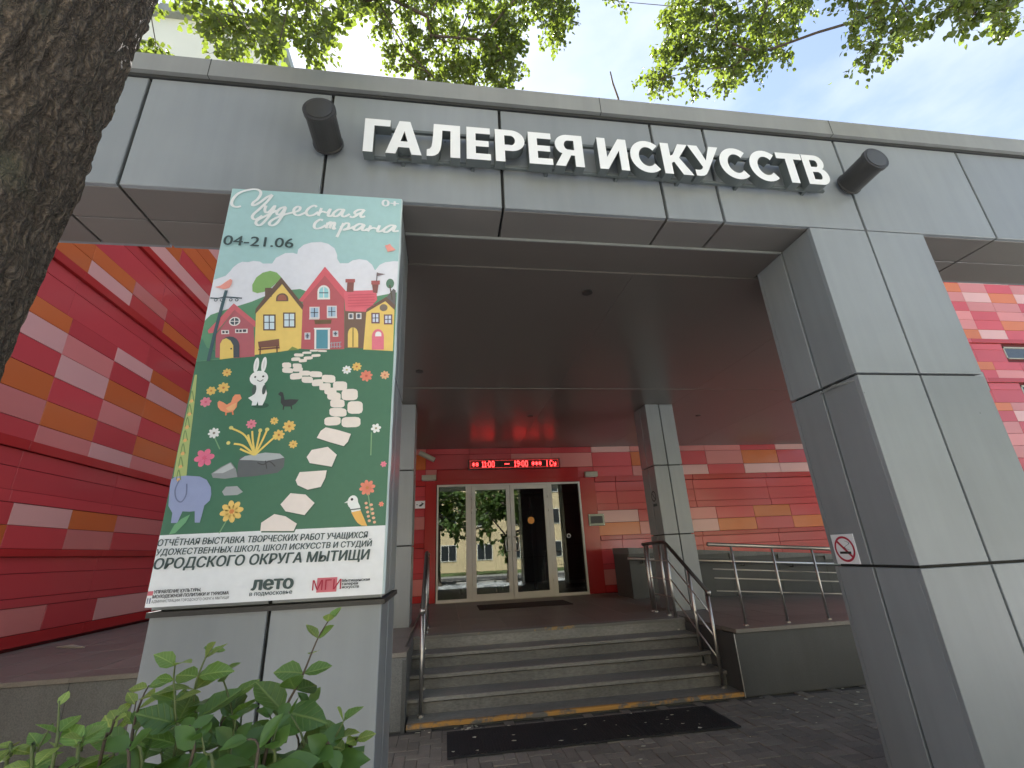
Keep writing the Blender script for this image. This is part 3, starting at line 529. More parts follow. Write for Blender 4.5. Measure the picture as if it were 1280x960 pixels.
('rabbit_print',5,'e',(0.321,1.241,0.014,0.047),(0.85,0.85,0.85)),
('rabbit_print',6,'e',(0.321,1.241,0.005,0.027),(0.731,0.695,0.715)),
('rabbit_print',5,'e',(0.362,1.245,0.014,0.048),(0.85,0.85,0.85)),
('rabbit_print',6,'e',(0.362,1.245,0.005,0.028),(0.731,0.695,0.715)),
('rabbit_print',5,'e',(0.346,1.161,0.049,0.045),(0.85,0.85,0.85)),
('rabbit_print',5,'p',[(0.325,1.13),(0.379,1.131),(0.401,1.071),(0.397,1.035),(0.386,0.999),(0.365,0.999),(0.359,1.022),(0.354,0.999),(0.33,0.998),(0.33,1.022),(0.306,1.042),(0.328,1.058)],(0.85,0.85,0.85)),
('rabbit_print',7,'e',(0.331,1.09,0.011,0.03),(0.08,0.106,0.099)),
('rabbit_print',7,'e',(0.383,1.091,0.01,0.029),(0.08,0.106,0.099)),
('rabbit_print',7,'e',(0.326,1.167,0.005,0.006),(0.057,0.057,0.056)),
('rabbit_print',7,'e',(0.368,1.171,0.006,0.006),(0.057,0.057,0.056)),
('rabbit_print',7,'l',[(0.339,1.149),(0.356,1.141),(0.371,1.152)],0.004,(0.057,0.057,0.056)),
('chicken_print',5,'p',[(0.152,1.014),(0.159,1.026),(0.179,1.018),(0.202,1.003),(0.221,1.017),(0.226,1.048),(0.235,1.062),(0.261,1.063),(0.273,1.039),(0.254,1.017),(0.254,0.989),(0.239,0.962),(0.209,0.956),(0.177,0.968),(0.159,0.988)],(0.849,0.317,0.173)),
('chicken_print',6,'p',[(0.2,0.982),(0.228,1.003),(0.25,1.015),(0.246,0.974),(0.218,0.966)],(0.85,0.45,0.219)),
('chicken_print',4,'l',[(0.204,0.959),(0.206,0.942)],0.008,(0.781,0.248,0.118)),
('chicken_print',4,'l',[(0.237,0.962),(0.242,0.945)],0.008,(0.781,0.248,0.118)),
('duck_print',5,'p',[(0.46,1.065),(0.471,1.08),(0.486,1.074),(0.493,1.051),(0.499,1.032),(0.531,1.035),(0.575,1.033),(0.56,1.009),(0.536,0.992),(0.498,0.992),(0.48,1.015),(0.478,1.051)],(0.044,0.048,0.052)),
('duck_print',4,'l',[(0.498,0.994),(0.498,0.973)],0.006,(0.041,0.041,0.042)),
('duck_print',4,'l',[(0.538,0.995),(0.543,0.976)],0.006,(0.041,0.041,0.042)),
('elephant_print',5,'p',[(0.0,0.599),(0.016,0.612),(0.068,0.617),(0.132,0.611),(0.169,0.593),(0.196,0.554),(0.204,0.518),(0.202,0.487),(0.18,0.463),(0.177,0.413),(0.173,0.379),(0.15,0.38),(0.14,0.436),(0.116,0.434),(0.083,0.437),(0.075,0.406),(0.07,0.381),(0.04,0.382),(0.037,0.431),(0.012,0.466),(0.0,0.566)],(0.304,0.349,0.555)),
('elephant_print',6,'l',[(0.039,0.594),(0.029,0.545),(0.043,0.5),(0.069,0.484),(0.085,0.519),(0.078,0.575)],0.006,(0.152,0.183,0.31)),
('corn_print',4,'p',[(0.008,1.179),(0.019,1.179),(0.032,1.059),(0.044,0.909),(0.053,0.776),(0.068,0.617),(0.007,0.61),(0.003,0.733),(0.004,0.853),(0.007,1.001)],(0.424,0.502,0.193)),
('corn_print',5,'l',[(0.009,1.024),(0.011,1.083),(0.031,1.024)],0.005,(0.197,0.292,0.108)),
('corn_print',5,'e',(0.019,1.024,0.009,0.01),(0.761,0.442,0.166)),
('corn_print',5,'l',[(0.012,0.949),(0.013,1.006),(0.034,0.949)],0.005,(0.197,0.292,0.108)),
('corn_print',5,'e',(0.022,0.949,0.009,0.01),(0.761,0.442,0.166)),
('corn_print',5,'l',[(0.014,0.875),(0.016,0.932),(0.036,0.876)],0.005,(0.197,0.292,0.108)),
('corn_print',5,'e',(0.024,0.876,0.009,0.011),(0.761,0.442,0.166)),
('corn_print',5,'l',[(0.017,0.804),(0.018,0.859),(0.039,0.804)],0.005,(0.197,0.292,0.108)),
('corn_print',5,'e',(0.027,0.804,0.009,0.01),(0.761,0.442,0.166)),
('corn_print',5,'l',[(0.019,0.733),(0.021,0.787),(0.041,0.733)],0.005,(0.197,0.292,0.108)),
('corn_print',5,'e',(0.029,0.733,0.009,0.01),(0.761,0.442,0.166)),
('corn_print',5,'l',[(0.022,0.664),(0.023,0.717),(0.043,0.664)],0.005,(0.197,0.292,0.108)),
('corn_print',5,'e',(0.031,0.664,0.009,0.009),(0.761,0.442,0.166)),
('corn_print',5,'l',[(0.024,0.597),(0.026,0.648),(0.045,0.596)],0.005,(0.197,0.292,0.108)),
('corn_print',5,'e',(0.034,0.596,0.008,0.009),(0.761,0.442,0.166)),
('leaf_print',6,'p',[(0.042,0.327),(0.058,0.372),(0.085,0.4),(0.122,0.421),(0.108,0.381),(0.07,0.333)],(0.165,0.393,0.206)),
('rock_print',4,'p',[(0.313,0.602),(0.308,0.678),(0.314,0.709),(0.368,0.719),(0.437,0.732),(0.509,0.726),(0.539,0.699),(0.54,0.653),(0.512,0.622),(0.394,0.606)],(0.125,0.133,0.144)),
('rock_print',5,'p',[(0.313,0.694),(0.338,0.715),(0.437,0.732),(0.511,0.725),(0.537,0.703),(0.503,0.696),(0.443,0.686),(0.371,0.692)],(0.437,0.465,0.482)),
('rock_print',5,'p',[(0.186,0.624),(0.227,0.658),(0.272,0.684),(0.303,0.646),(0.316,0.604),(0.257,0.596),(0.197,0.603)],(0.276,0.288,0.303)),
('rock_print',6,'p',[(0.193,0.626),(0.237,0.658),(0.271,0.679),(0.292,0.652),(0.242,0.626)],(0.5,0.523,0.536)),
('rock_print',4,'p',[(0.253,0.53),(0.268,0.555),(0.322,0.557),(0.354,0.526),(0.329,0.511),(0.266,0.51)],(0.389,0.404,0.421)),
('rock_print',6,'l',[(0.404,0.678),(0.435,0.667),(0.464,0.683),(0.497,0.656)],0.005,(0.058,0.061,0.067)),
('rock_print',6,'l',[(0.443,0.688),(0.456,0.645)],0.005,(0.058,0.061,0.067)),
('plant_print',6,'l',[(0.386,0.719),(0.322,0.826),(0.24,0.871)],0.01,(0.835,0.633,0.171)),
('plant_print',6,'l',[(0.386,0.719),(0.365,0.798),(0.354,0.852)],0.01,(0.835,0.633,0.171)),
('plant_print',6,'l',[(0.386,0.719),(0.392,0.798),(0.395,0.855)],0.01,(0.835,0.633,0.171)),
('plant_print',6,'l',[(0.386,0.719),(0.413,0.798),(0.43,0.86)],0.01,(0.835,0.633,0.171)),
('plant_print',6,'l',[(0.386,0.719),(0.436,0.776),(0.486,0.83)],0.01,(0.835,0.633,0.171)),
('plant_print',6,'l',[(0.386,0.719),(0.32,0.771),(0.272,0.782)],0.01,(0.835,0.633,0.171)),
('plant_print',6,'l',[(0.386,0.719),(0.353,0.787),(0.336,0.832)],0.01,(0.835,0.633,0.171)),
('plant_print',6,'l',[(0.386,0.719),(0.34,0.738),(0.307,0.754)],0.01,(0.835,0.633,0.171)),
('plant_print',7,'e',(0.245,0.871,0.011,0.01),(0.7,0.632,0.22)),
('plant_print',7,'e',(0.244,0.787,0.01,0.01),(0.7,0.632,0.22)),
('plant_print',7,'e',(0.395,0.855,0.01,0.011),(0.7,0.632,0.22)),
('plant_print',7,'e',(0.43,0.86,0.011,0.01),(0.7,0.632,0.22)),
('flower_print',3,'f',(0.172,1.194,0.025,8),(0.85,0.567,0.17),(0.665,0.283,0.073)),
('flower_print',3,'f',(0.108,1.084,0.026,7),(0.85,0.567,0.17),(0.665,0.283,0.073)),
('flower_print',3,'f',(0.168,1.103,0.032,8),(0.85,0.567,0.17),(0.59,0.202,0.07)),
('flower_print',3,'f',(0.091,1.019,0.029,7),(0.827,0.259,0.347),(0.746,0.148,0.243)),
('flower_print',3,'f',(0.343,0.892,0.027,8),(0.827,0.259,0.347),(0.599,0.145,0.203)),
('flower_print',3,'f',(0.459,0.909,0.022,8),(0.85,0.567,0.17),(0.479,0.373,0.093)),
('flower_print',3,'f',(0.541,0.878,0.034,8),(0.85,0.567,0.17),(0.59,0.238,0.053)),
('flower_print',3,'f',(0.492,0.829,0.031,8),(0.85,0.567,0.17),(0.523,0.199,0.052)),
('flower_print',3,'f',(0.573,0.776,0.023,8),(0.85,0.567,0.17),(0.602,0.328,0.094)),
('flower_print',3,'f',(0.162,0.843,0.03,8),(0.85,0.85,0.846),(0.233,0.198,0.162)),
('flower_print',3,'f',(0.137,0.709,0.049,6),(0.799,0.176,0.296),(0.741,0.12,0.222)),
('flower_print',3,'f',(0.314,0.429,0.056,8),(0.85,0.567,0.17),(0.662,0.242,0.072)),
('flower_print',3,'f',(0.821,1.218,0.027,8),(0.85,0.85,0.846),(0.617,0.494,0.149)),
('flower_print',3,'f',(0.876,1.239,0.028,8),(0.85,0.567,0.17),(0.59,0.202,0.07)),
('flower_print',3,'f',(0.934,1.181,0.036,8),(0.829,0.26,0.178),(0.658,0.141,0.101)),
('flower_print',3,'f',(1.04,1.187,0.027,8),(0.85,0.482,0.279),(0.665,0.207,0.116)),
('flower_print',3,'f',(1.007,0.863,0.028,6),(0.85,0.85,0.846),(0.376,0.328,0.204)),
('flower_print',3,'f',(0.98,0.532,0.042,8),(0.829,0.26,0.178),(0.702,0.244,0.093)),
('flower_print',3,'f',(1.059,0.658,0.017,6),(0.805,0.218,0.312),(0.746,0.148,0.243)),
('flower_print',3,'f',(1.058,0.443,0.014,6),(0.829,0.26,0.178),(0.658,0.141,0.101)),
('flower_print',4,'l',[(0.296,0.382),(0.272,0.324)],0.006,(0.204,0.369,0.2)),
('flower_print',4,'l',[(0.171,0.815),(0.206,0.754)],0.006,(0.204,0.369,0.2)),
('flower_print',4,'l',[(0.984,0.839),(0.988,0.708)],0.006,(0.204,0.369,0.2)),
('flower_print',4,'l',[(0.987,0.497),(1.009,0.388)],0.006,(0.204,0.369,0.2)),
('flower_print',4,'e',(0.979,0.45,0.008,0.007),(0.812,0.452,0.299)),
('flower_print',4,'e',(1.006,0.441,0.009,0.007),(0.812,0.452,0.299)),
('flower_print',4,'e',(0.984,0.427,0.009,0.007),(0.812,0.452,0.299)),
('flower_print',4,'e',(1.012,0.418,0.008,0.007),(0.812,0.452,0.299)),
('flower_print',4,'e',(0.99,0.404,0.008,0.007),(0.812,0.452,0.299)),
('flower_print',4,'e',(1.017,0.396,0.008,0.008),(0.812,0.452,0.299)),
('flower_print',4,'e',(0.995,0.382,0.008,0.007),(0.812,0.452,0.299)),
('flower_print',4,'e',(1.022,0.373,0.009,0.007),(0.812,0.452,0.299)),
('flower_print',4,'e',(1.001,0.359,0.008,0.007),(0.812,0.452,0.299)),
('flower_print',4,'e',(1.028,0.351,0.008,0.007),(0.812,0.452,0.299)),
('parrot_print',5,'e',(0.91,0.459,0.027,0.034),(0.85,0.85,0.85)),
('parrot_print',5,'p',[(0.887,0.451),(0.935,0.461),(0.949,0.435),(0.954,0.411),(0.91,0.402)],(0.824,0.85,0.85)),
('parrot_print',5,'p',[(0.906,0.405),(0.953,0.414),(0.971,0.378),(0.992,0.333),(0.963,0.336),(0.942,0.35),(0.926,0.371)],(0.821,0.469,0.124)),
('parrot_print',6,'l',[(0.899,0.418),(0.952,0.423)],0.006,(0.08,0.101,0.111)),
('parrot_print',6,'p',[(0.888,0.469),(0.866,0.454),(0.884,0.454)],(0.656,0.691,0.676)),
('parrot_print',6,'e',(0.905,0.472,0.007,0.007),(0.04,0.04,0.04)),
('script_title',5,'l',[(0.075,2.354),(0.045,2.346),(0.018,2.364),(0.018,2.406),(0.042,2.454),(0.083,2.482),(0.13,2.498),(0.164,2.494),(0.18,2.468),(0.168,2.422),(0.145,2.39),(0.142,2.368),(0.157,2.369),(0.189,2.399),(0.224,2.442),(0.253,2.462)],0.017,(0.846,0.85,0.85)),
('script_title',5,'l',[(0.253,2.462),(0.227,2.403),(0.188,2.34),(0.159,2.296),(0.155,2.27),(0.177,2.256),(0.213,2.288)],0.017,(0.846,0.85,0.85)),
('script_title',5,'l',[(0.226,2.372),(0.222,2.339),(0.232,2.316),(0.253,2.327),(0.28,2.373),(0.264,2.31),(0.232,2.243),(0.206,2.211),(0.183,2.225),(0.191,2.252),(0.243,2.296),(0.296,2.336)],0.017,(0.846,0.85,0.85)),
('script_title',5,'l',[(0.348,2.37),(0.317,2.356),(0.298,2.324),(0.305,2.304),(0.326,2.315),(0.347,2.364),(0.336,2.304),(0.309,2.237),(0.28,2.215),(0.263,2.231),(0.283,2.264),(0.341,2.304),(0.388,2.325)],0.017,(0.846,0.85,0.85)),
('script_title',5,'l',[(0.388,2.325),(0.427,2.343),(0.438,2.368),(0.421,2.378),(0.401,2.356),(0.405,2.321),(0.431,2.307),(0.474,2.332)],0.017,(0.846,0.85,0.85)),
('script_title',5,'l',[(0.54,2.383),(0.523,2.394),(0.493,2.372),(0.478,2.335),(0.494,2.31),(0.526,2.317),(0.553,2.344)],0.017,(0.846,0.85,0.85)),
('script_title',5,'l',[(0.571,2.378),(0.556,2.312)],0.017,(0.846,0.85,0.85)),
('script_title',5,'l',[(0.561,2.339),(0.582,2.349),(0.611,2.343),(0.628,2.374),(0.617,2.321),(0.636,2.317),(0.653,2.336)],0.017,(0.846,0.85,0.85)),
('script_title',5,'l',[(0.712,2.375),(0.678,2.372),(0.65,2.339),(0.657,2.316),(0.682,2.324),(0.715,2.377),(0.705,2.332),(0.72,2.317),(0.755,2.341)],0.017,(0.846,0.85,0.85)),
('script_title',5,'l',[(0.847,2.383),(0.809,2.38),(0.785,2.358),(0.797,2.342),(0.829,2.359),(0.847,2.383),(0.826,2.341),(0.832,2.321),(0.855,2.331)],0.017,(0.846,0.85,0.85)),
('script_title',5,'l',[(0.807,2.342),(0.776,2.316),(0.756,2.323)],0.017,(0.846,0.85,0.85)),
('script_title',5,'l',[(0.589,2.277),(0.57,2.282),(0.545,2.257),(0.539,2.224),(0.554,2.208),(0.585,2.219),(0.611,2.241)],0.017,(0.846,0.85,0.85)),
('script_title',5,'l',[(0.622,2.262),(0.615,2.215)],0.017,(0.846,0.85,0.85)),
('script_title',5,'l',[(0.618,2.242),(0.634,2.265),(0.644,2.259),(0.636,2.216)],0.017,(0.846,0.85,0.85)),
('script_title',5,'l',[(0.638,2.237),(0.654,2.264),(0.666,2.258),(0.659,2.215),(0.676,2.222)],0.017,(0.846,0.85,0.85)),
('script_title',5,'l',[(0.721,2.265),(0.687,2.15)],0.017,(0.846,0.85,0.85)),
('script_title',5,'l',[(0.705,2.228),(0.733,2.263),(0.755,2.26),(0.751,2.228),(0.723,2.21),(0.759,2.222),(0.79,2.242)],0.017,(0.846,0.85,0.85)),
('script_title',5,'l',[(0.854,2.259),(0.821,2.265),(0.79,2.236),(0.795,2.213),(0.819,2.221),(0.854,2.261),(0.842,2.222),(0.857,2.214),(0.879,2.231)],0.017,(0.846,0.85,0.85)),
('script_title',5,'l',[(0.896,2.258),(0.879,2.207)],0.017,(0.846,0.85,0.85)),
('script_title',5,'l',[(0.884,2.225),(0.911,2.239),(0.94,2.235),(0.953,2.262),(0.941,2.214),(0.964,2.216),(0.982,2.232)],0.017,(0.846,0.85,0.85)),
('script_title',5,'l',[(1.057,2.265),(1.023,2.267),(0.987,2.238),(0.985,2.212),(1.011,2.216),(1.056,2.267),(1.044,2.221),(1.079,2.226)],0.017,(0.846,0.85,0.85)),
]
# ------------------------------------------------------------------ ends of the leafy sprays of the two lindens and paths of the shrub's stems
SPRAY_A = [(-3.0,0.82,6.38),(-2.72,0.4,6.53),(-2.92,0.53,6.47),(-2.69,0.25,6.28),(-3.11,0.87,6.23),(-2.78,0.4,5.72),(-3.27,0.83,6.96),(-1.99,0.6,6.71),(-1.92,0.23,5.7),(-2.04,0.15,5.86),(-2.2,0.18,6.2),(-2.07,0.37,6.63),(-1.79,0.23,5.93),(-1.95,0.42,6.73),(-1.94,0.09,5.57),(-1.93,0.19,5.9),(-2.07,0.23,6.22),(-2.04,0.58,6.24),(-2.14,0.57,6.03),(-2.35,0.5,6.31),(-1.49,0.14,5.71),(-1.33,-0.29,5.5),(-1.35,0.05,5.84),(-1.38,0.16,5.65),(-1.37,0.3,6.08),(-1.35,0.01,5.98),(-1.18,-0.03,5.79),(-1.56,0.28,6.11),(-1.0,-0.33,5.15),(-1.44,-0.09,5.24),(-1.28,0.21,5.64),(-1.33,0.84,7.5),(-1.03,1.04,7.8),(-1.2,1.19,8.0),(-1.32,1.39,8.14),(-1.14,1.18,8.24),(-1.56,0.94,7.7),(-1.06,1.45,8.03),(0.14,1.82,8.22),(0.63,1.59,9.14),(-0.61,2.08,8.5),(-0.79,1.45,8.44),(-0.71,1.6,8.98),(0.64,1.5,8.45),(-0.28,1.84,9.02),(0.18,1.43,8.66),(0.12,2.07,8.03),(-0.33,1.73,7.44),(-0.38,1.63,9.16),(0.68,1.59,8.29),(-1.01,1.93,9.52),(-0.22,1.73,7.53),(-0.65,1.7,8.45),(-0.2,1.77,8.66),(-0.94,1.57,8.39),(-0.03,1.77,7.76),(-0.24,1.76,8.29),(0.03,2.14,8.57),(-0.59,2.03,8.9),(-0.58,1.81,9.34),(0.35,1.41,8.35),(-0.99,1.92,8.7),(0.14,1.35,8.77),(-0.56,2.01,8.23),(0.55,1.93,8.5),(-0.07,1.94,8.87),(-0.63,1.94,8.0),(0.09,1.39,8.33),(0.25,1.47,7.95),(-1.03,1.65,8.88),(0.47,2.0,7.97),(-0.45,1.45,8.25),(-0.16,1.75,9.15),(0.32,1.43,8.79),(0.55,1.63,8.45),(-0.33,2.22,8.54),(-0.03,1.76,9.34),(0.68,1.49,9.16),(-0.41,1.55,8.66),(-0.75,1.82,8.3),(0.24,1.52,8.67),(0.43,1.96,8.11),(-0.41,1.85,9.32),(-0.23,1.38,8.77),(-0.99,2.27,8.61),(-0.75,1.91,7.97),(0.14,2.01,8.11),(-0.06,1.56,8.8),(-0.25,1.84,8.14),(0.74,2.09,8.42),(-0.14,1.85,7.97),(-0.49,2.04,8.65),(0.6,1.71,8.98),(0.43,1.9,8.25),(0.15,1.91,8.61),(-0.43,1.84,7.74),(-0.58,1.81,8.94),(0.53,1.61,9.04),(0.21,1.66,8.52),(-0.02,1.8,7.6),(-0.1,1.64,8.06),(-0.24,2.26,8.46),(-0.55,2.11,8.18),(0.29,2.05,8.45),(0.59,1.99,7.96),(-0.75,1.79,8.65),(-0.91,1.87,8.28),(0.54,1.51,8.41),(0.39,1.45,8.01),(-0.41,1.56,8.06),(0.52,1.82,7.69),(0.79,1.26,8.66),(0.72,1.7,7.93),(1.46,1.74,8.96),(0.43,1.73,7.92),(0.49,1.46,8.24),(0.99,1.19,8.49),(1.21,1.1,8.24),(1.3,1.11,8.61),(0.8,1.63,8.9),(0.71,1.64,8.46),(1.42,1.42,8.73),(0.6,1.78,8.52),(1.14,1.46,9.26),(0.63,1.69,8.57),(1.21,1.27,8.65),(0.72,1.71,9.29),(0.59,1.86,8.04),(0.69,1.51,7.94),(0.85,1.08,8.51),(1.32,1.75,8.69),(0.41,1.82,8.18),(1.06,1.69,9.15),(0.51,1.23,8.13),(1.26,1.3,8.04),(1.17,1.2,8.21),(1.46,1.47,9.1),(1.35,1.3,8.13),(0.57,1.59,7.81),(0.52,1.87,8.31),(0.82,1.84,8.92),(0.43,1.88,8.4),(1.46,1.62,8.91),(1.18,1.41,8.77),(1.18,1.23,8.11),(1.24,1.34,8.93),(-2.79,0.2,10.66),(-1.84,-1.08,10.36),(-2.27,-2.61,9.03),(-0.39,-1.92,10.67),(-0.77,-2.76,10.33),(0.89,-0.16,10.94),(-0.42,2.2,11.93),(-4.76,-0.87,10.29),(1.28,1.08,11.41),(-4.07,-2.36,9.52),(0.7,-0.34,10.7),(-4.15,-2.0,8.09),(0.21,-0.57,8.05),(0.84,-1.08,7.84),(-3.38,-1.25,9.59),(-1.01,0.0,11.54),(0.91,1.33,11.9),(-6.03,1.68,9.76),(-2.8,-2.67,9.48),(-3.76,-1.58,7.54),(-0.4,0.84,12.48),(-4.57,1.74,10.97),(-5.5,1.84,9.73),(1.13,-0.05,7.78),(-1.5,-0.39,10.31),(-4.65,-0.98,8.19),(-3.84,-0.38,7.99),(-3.75,0.54,8.25),(-0.7,-2.7,9.85),(-0.08,-0.8,7.54),(-6.07,-0.9,8.45),(1.51,-0.44,7.6),(-4.61,-2.07,7.79),(-2.98,-1.59,10.5),(-0.65,2.15,12.25),(2.09,-1.37,9.98),(-0.73,-1.13,8.44),(-0.35,0.5,10.21),(2.05,-0.44,8.2),(-0.63,-0.54,7.14),(-2.08,-1.25,12.36),(-0.92,1.7,12.01),(-1.55,-2.87,10.0),(-2.82,1.32,12.12),(-6.05,0.01,9.21),(-4.73,0.99,11.33),(-1.16,-1.15,7.39),(-1.14,-1.45,9.71),(0.32,-0.52,9.84),(-1.91,-3.56,10.53),(-5.28,-1.32,7.36),(-4.08,-1.1,11.27),(-1.91,0.22,7.24),(-5.42,1.14,7.39),(-2.11,-1.21,7.74),(-0.14,-2.4,10.77),(-1.42,-0.66,6.38),(-4.51,0.12,9.16),(-2.36,0.54,12.25),(0.77,-2.76,8.15),(-3.16,-1.2,6.05),(0.78,1.71,11.03),(2.52,-0.51,8.84),(0.01,-0.27,8.82),(1.12,-1.33,8.81),(-1.31,-0.19,9.79),(-1.06,0.09,10.63),(-2.49,-0.85,9.63),(1.92,1.21,10.98),(0.66,-1.14,7.24),(-0.87,-1.92,10.05),(1.01,0.63,10.72),(0.11,0.56,11.07),(-2.44,-2.82,9.92),(1.47,-0.31,7.68),(-1.78,-3.54,10.02),(-0.67,-1.34,9.77),(-1.98,1.59,10.61),(-2.52,1.68,10.67),(-2.09,-0.72,8.67),(-4.51,-1.16,6.97),(0.28,0.71,11.29),(-2.65,-1.89,8.75),(-1.12,-2.8,8.89),(-1.71,1.26,9.32),(-2.78,-2.63,9.67),(-4.83,0.91,10.87),(-1.31,-2.91,10.19),(-0.81,-1.36,6.44),(-2.25,-2.78,11.06),(-1.33,-0.18,6.93),(-2.84,0.37,9.41),(-1.89,-0.56,9.72),(-4.26,-0.16,10.02),(0.03,1.06,9.13),(0.75,-1.42,6.76),(-3.82,1.78,10.65),(-0.04,-1.32,10.34),(-2.98,1.14,9.04),(0.48,-0.06,8.52),(0.99,1.42,11.67),(-2.65,-3.51,10.34),(-3.37,-0.41,11.57),(-1.33,-2.44,8.74),(-3.91,-1.49,6.78),(-2.0,0.72,10.35),(0.06,-0.67,11.08),(-0.43,-1.74,10.43),(-5.36,-1.36,9.19),(0.33,-2.91,10.19),(-3.36,-0.17,10.4),(0.59,-0.72,11.38),(1.25,0.69,10.94),(-4.41,-2.1,8.75),(-0.33,1.02,11.51),(-0.98,2.52,11.98),(-1.36,-1.01,7.41),(-0.7,-0.38,8.71),(-5.48,-1.29,10.61),(-1.27,-1.01,7.57),(-4.0,1.6,11.89),(-1.88,-0.4,11.67),(-1.12,1.01,9.29),(0.05,-0.43,9.93),(-1.05,-0.07,9.08),(-3.15,0.54,11.19),(-0.35,1.65,11.85),(-2.46,1.13,9.56),(-5.76,0.8,9.17),(-5.0,-1.91,9.87)]
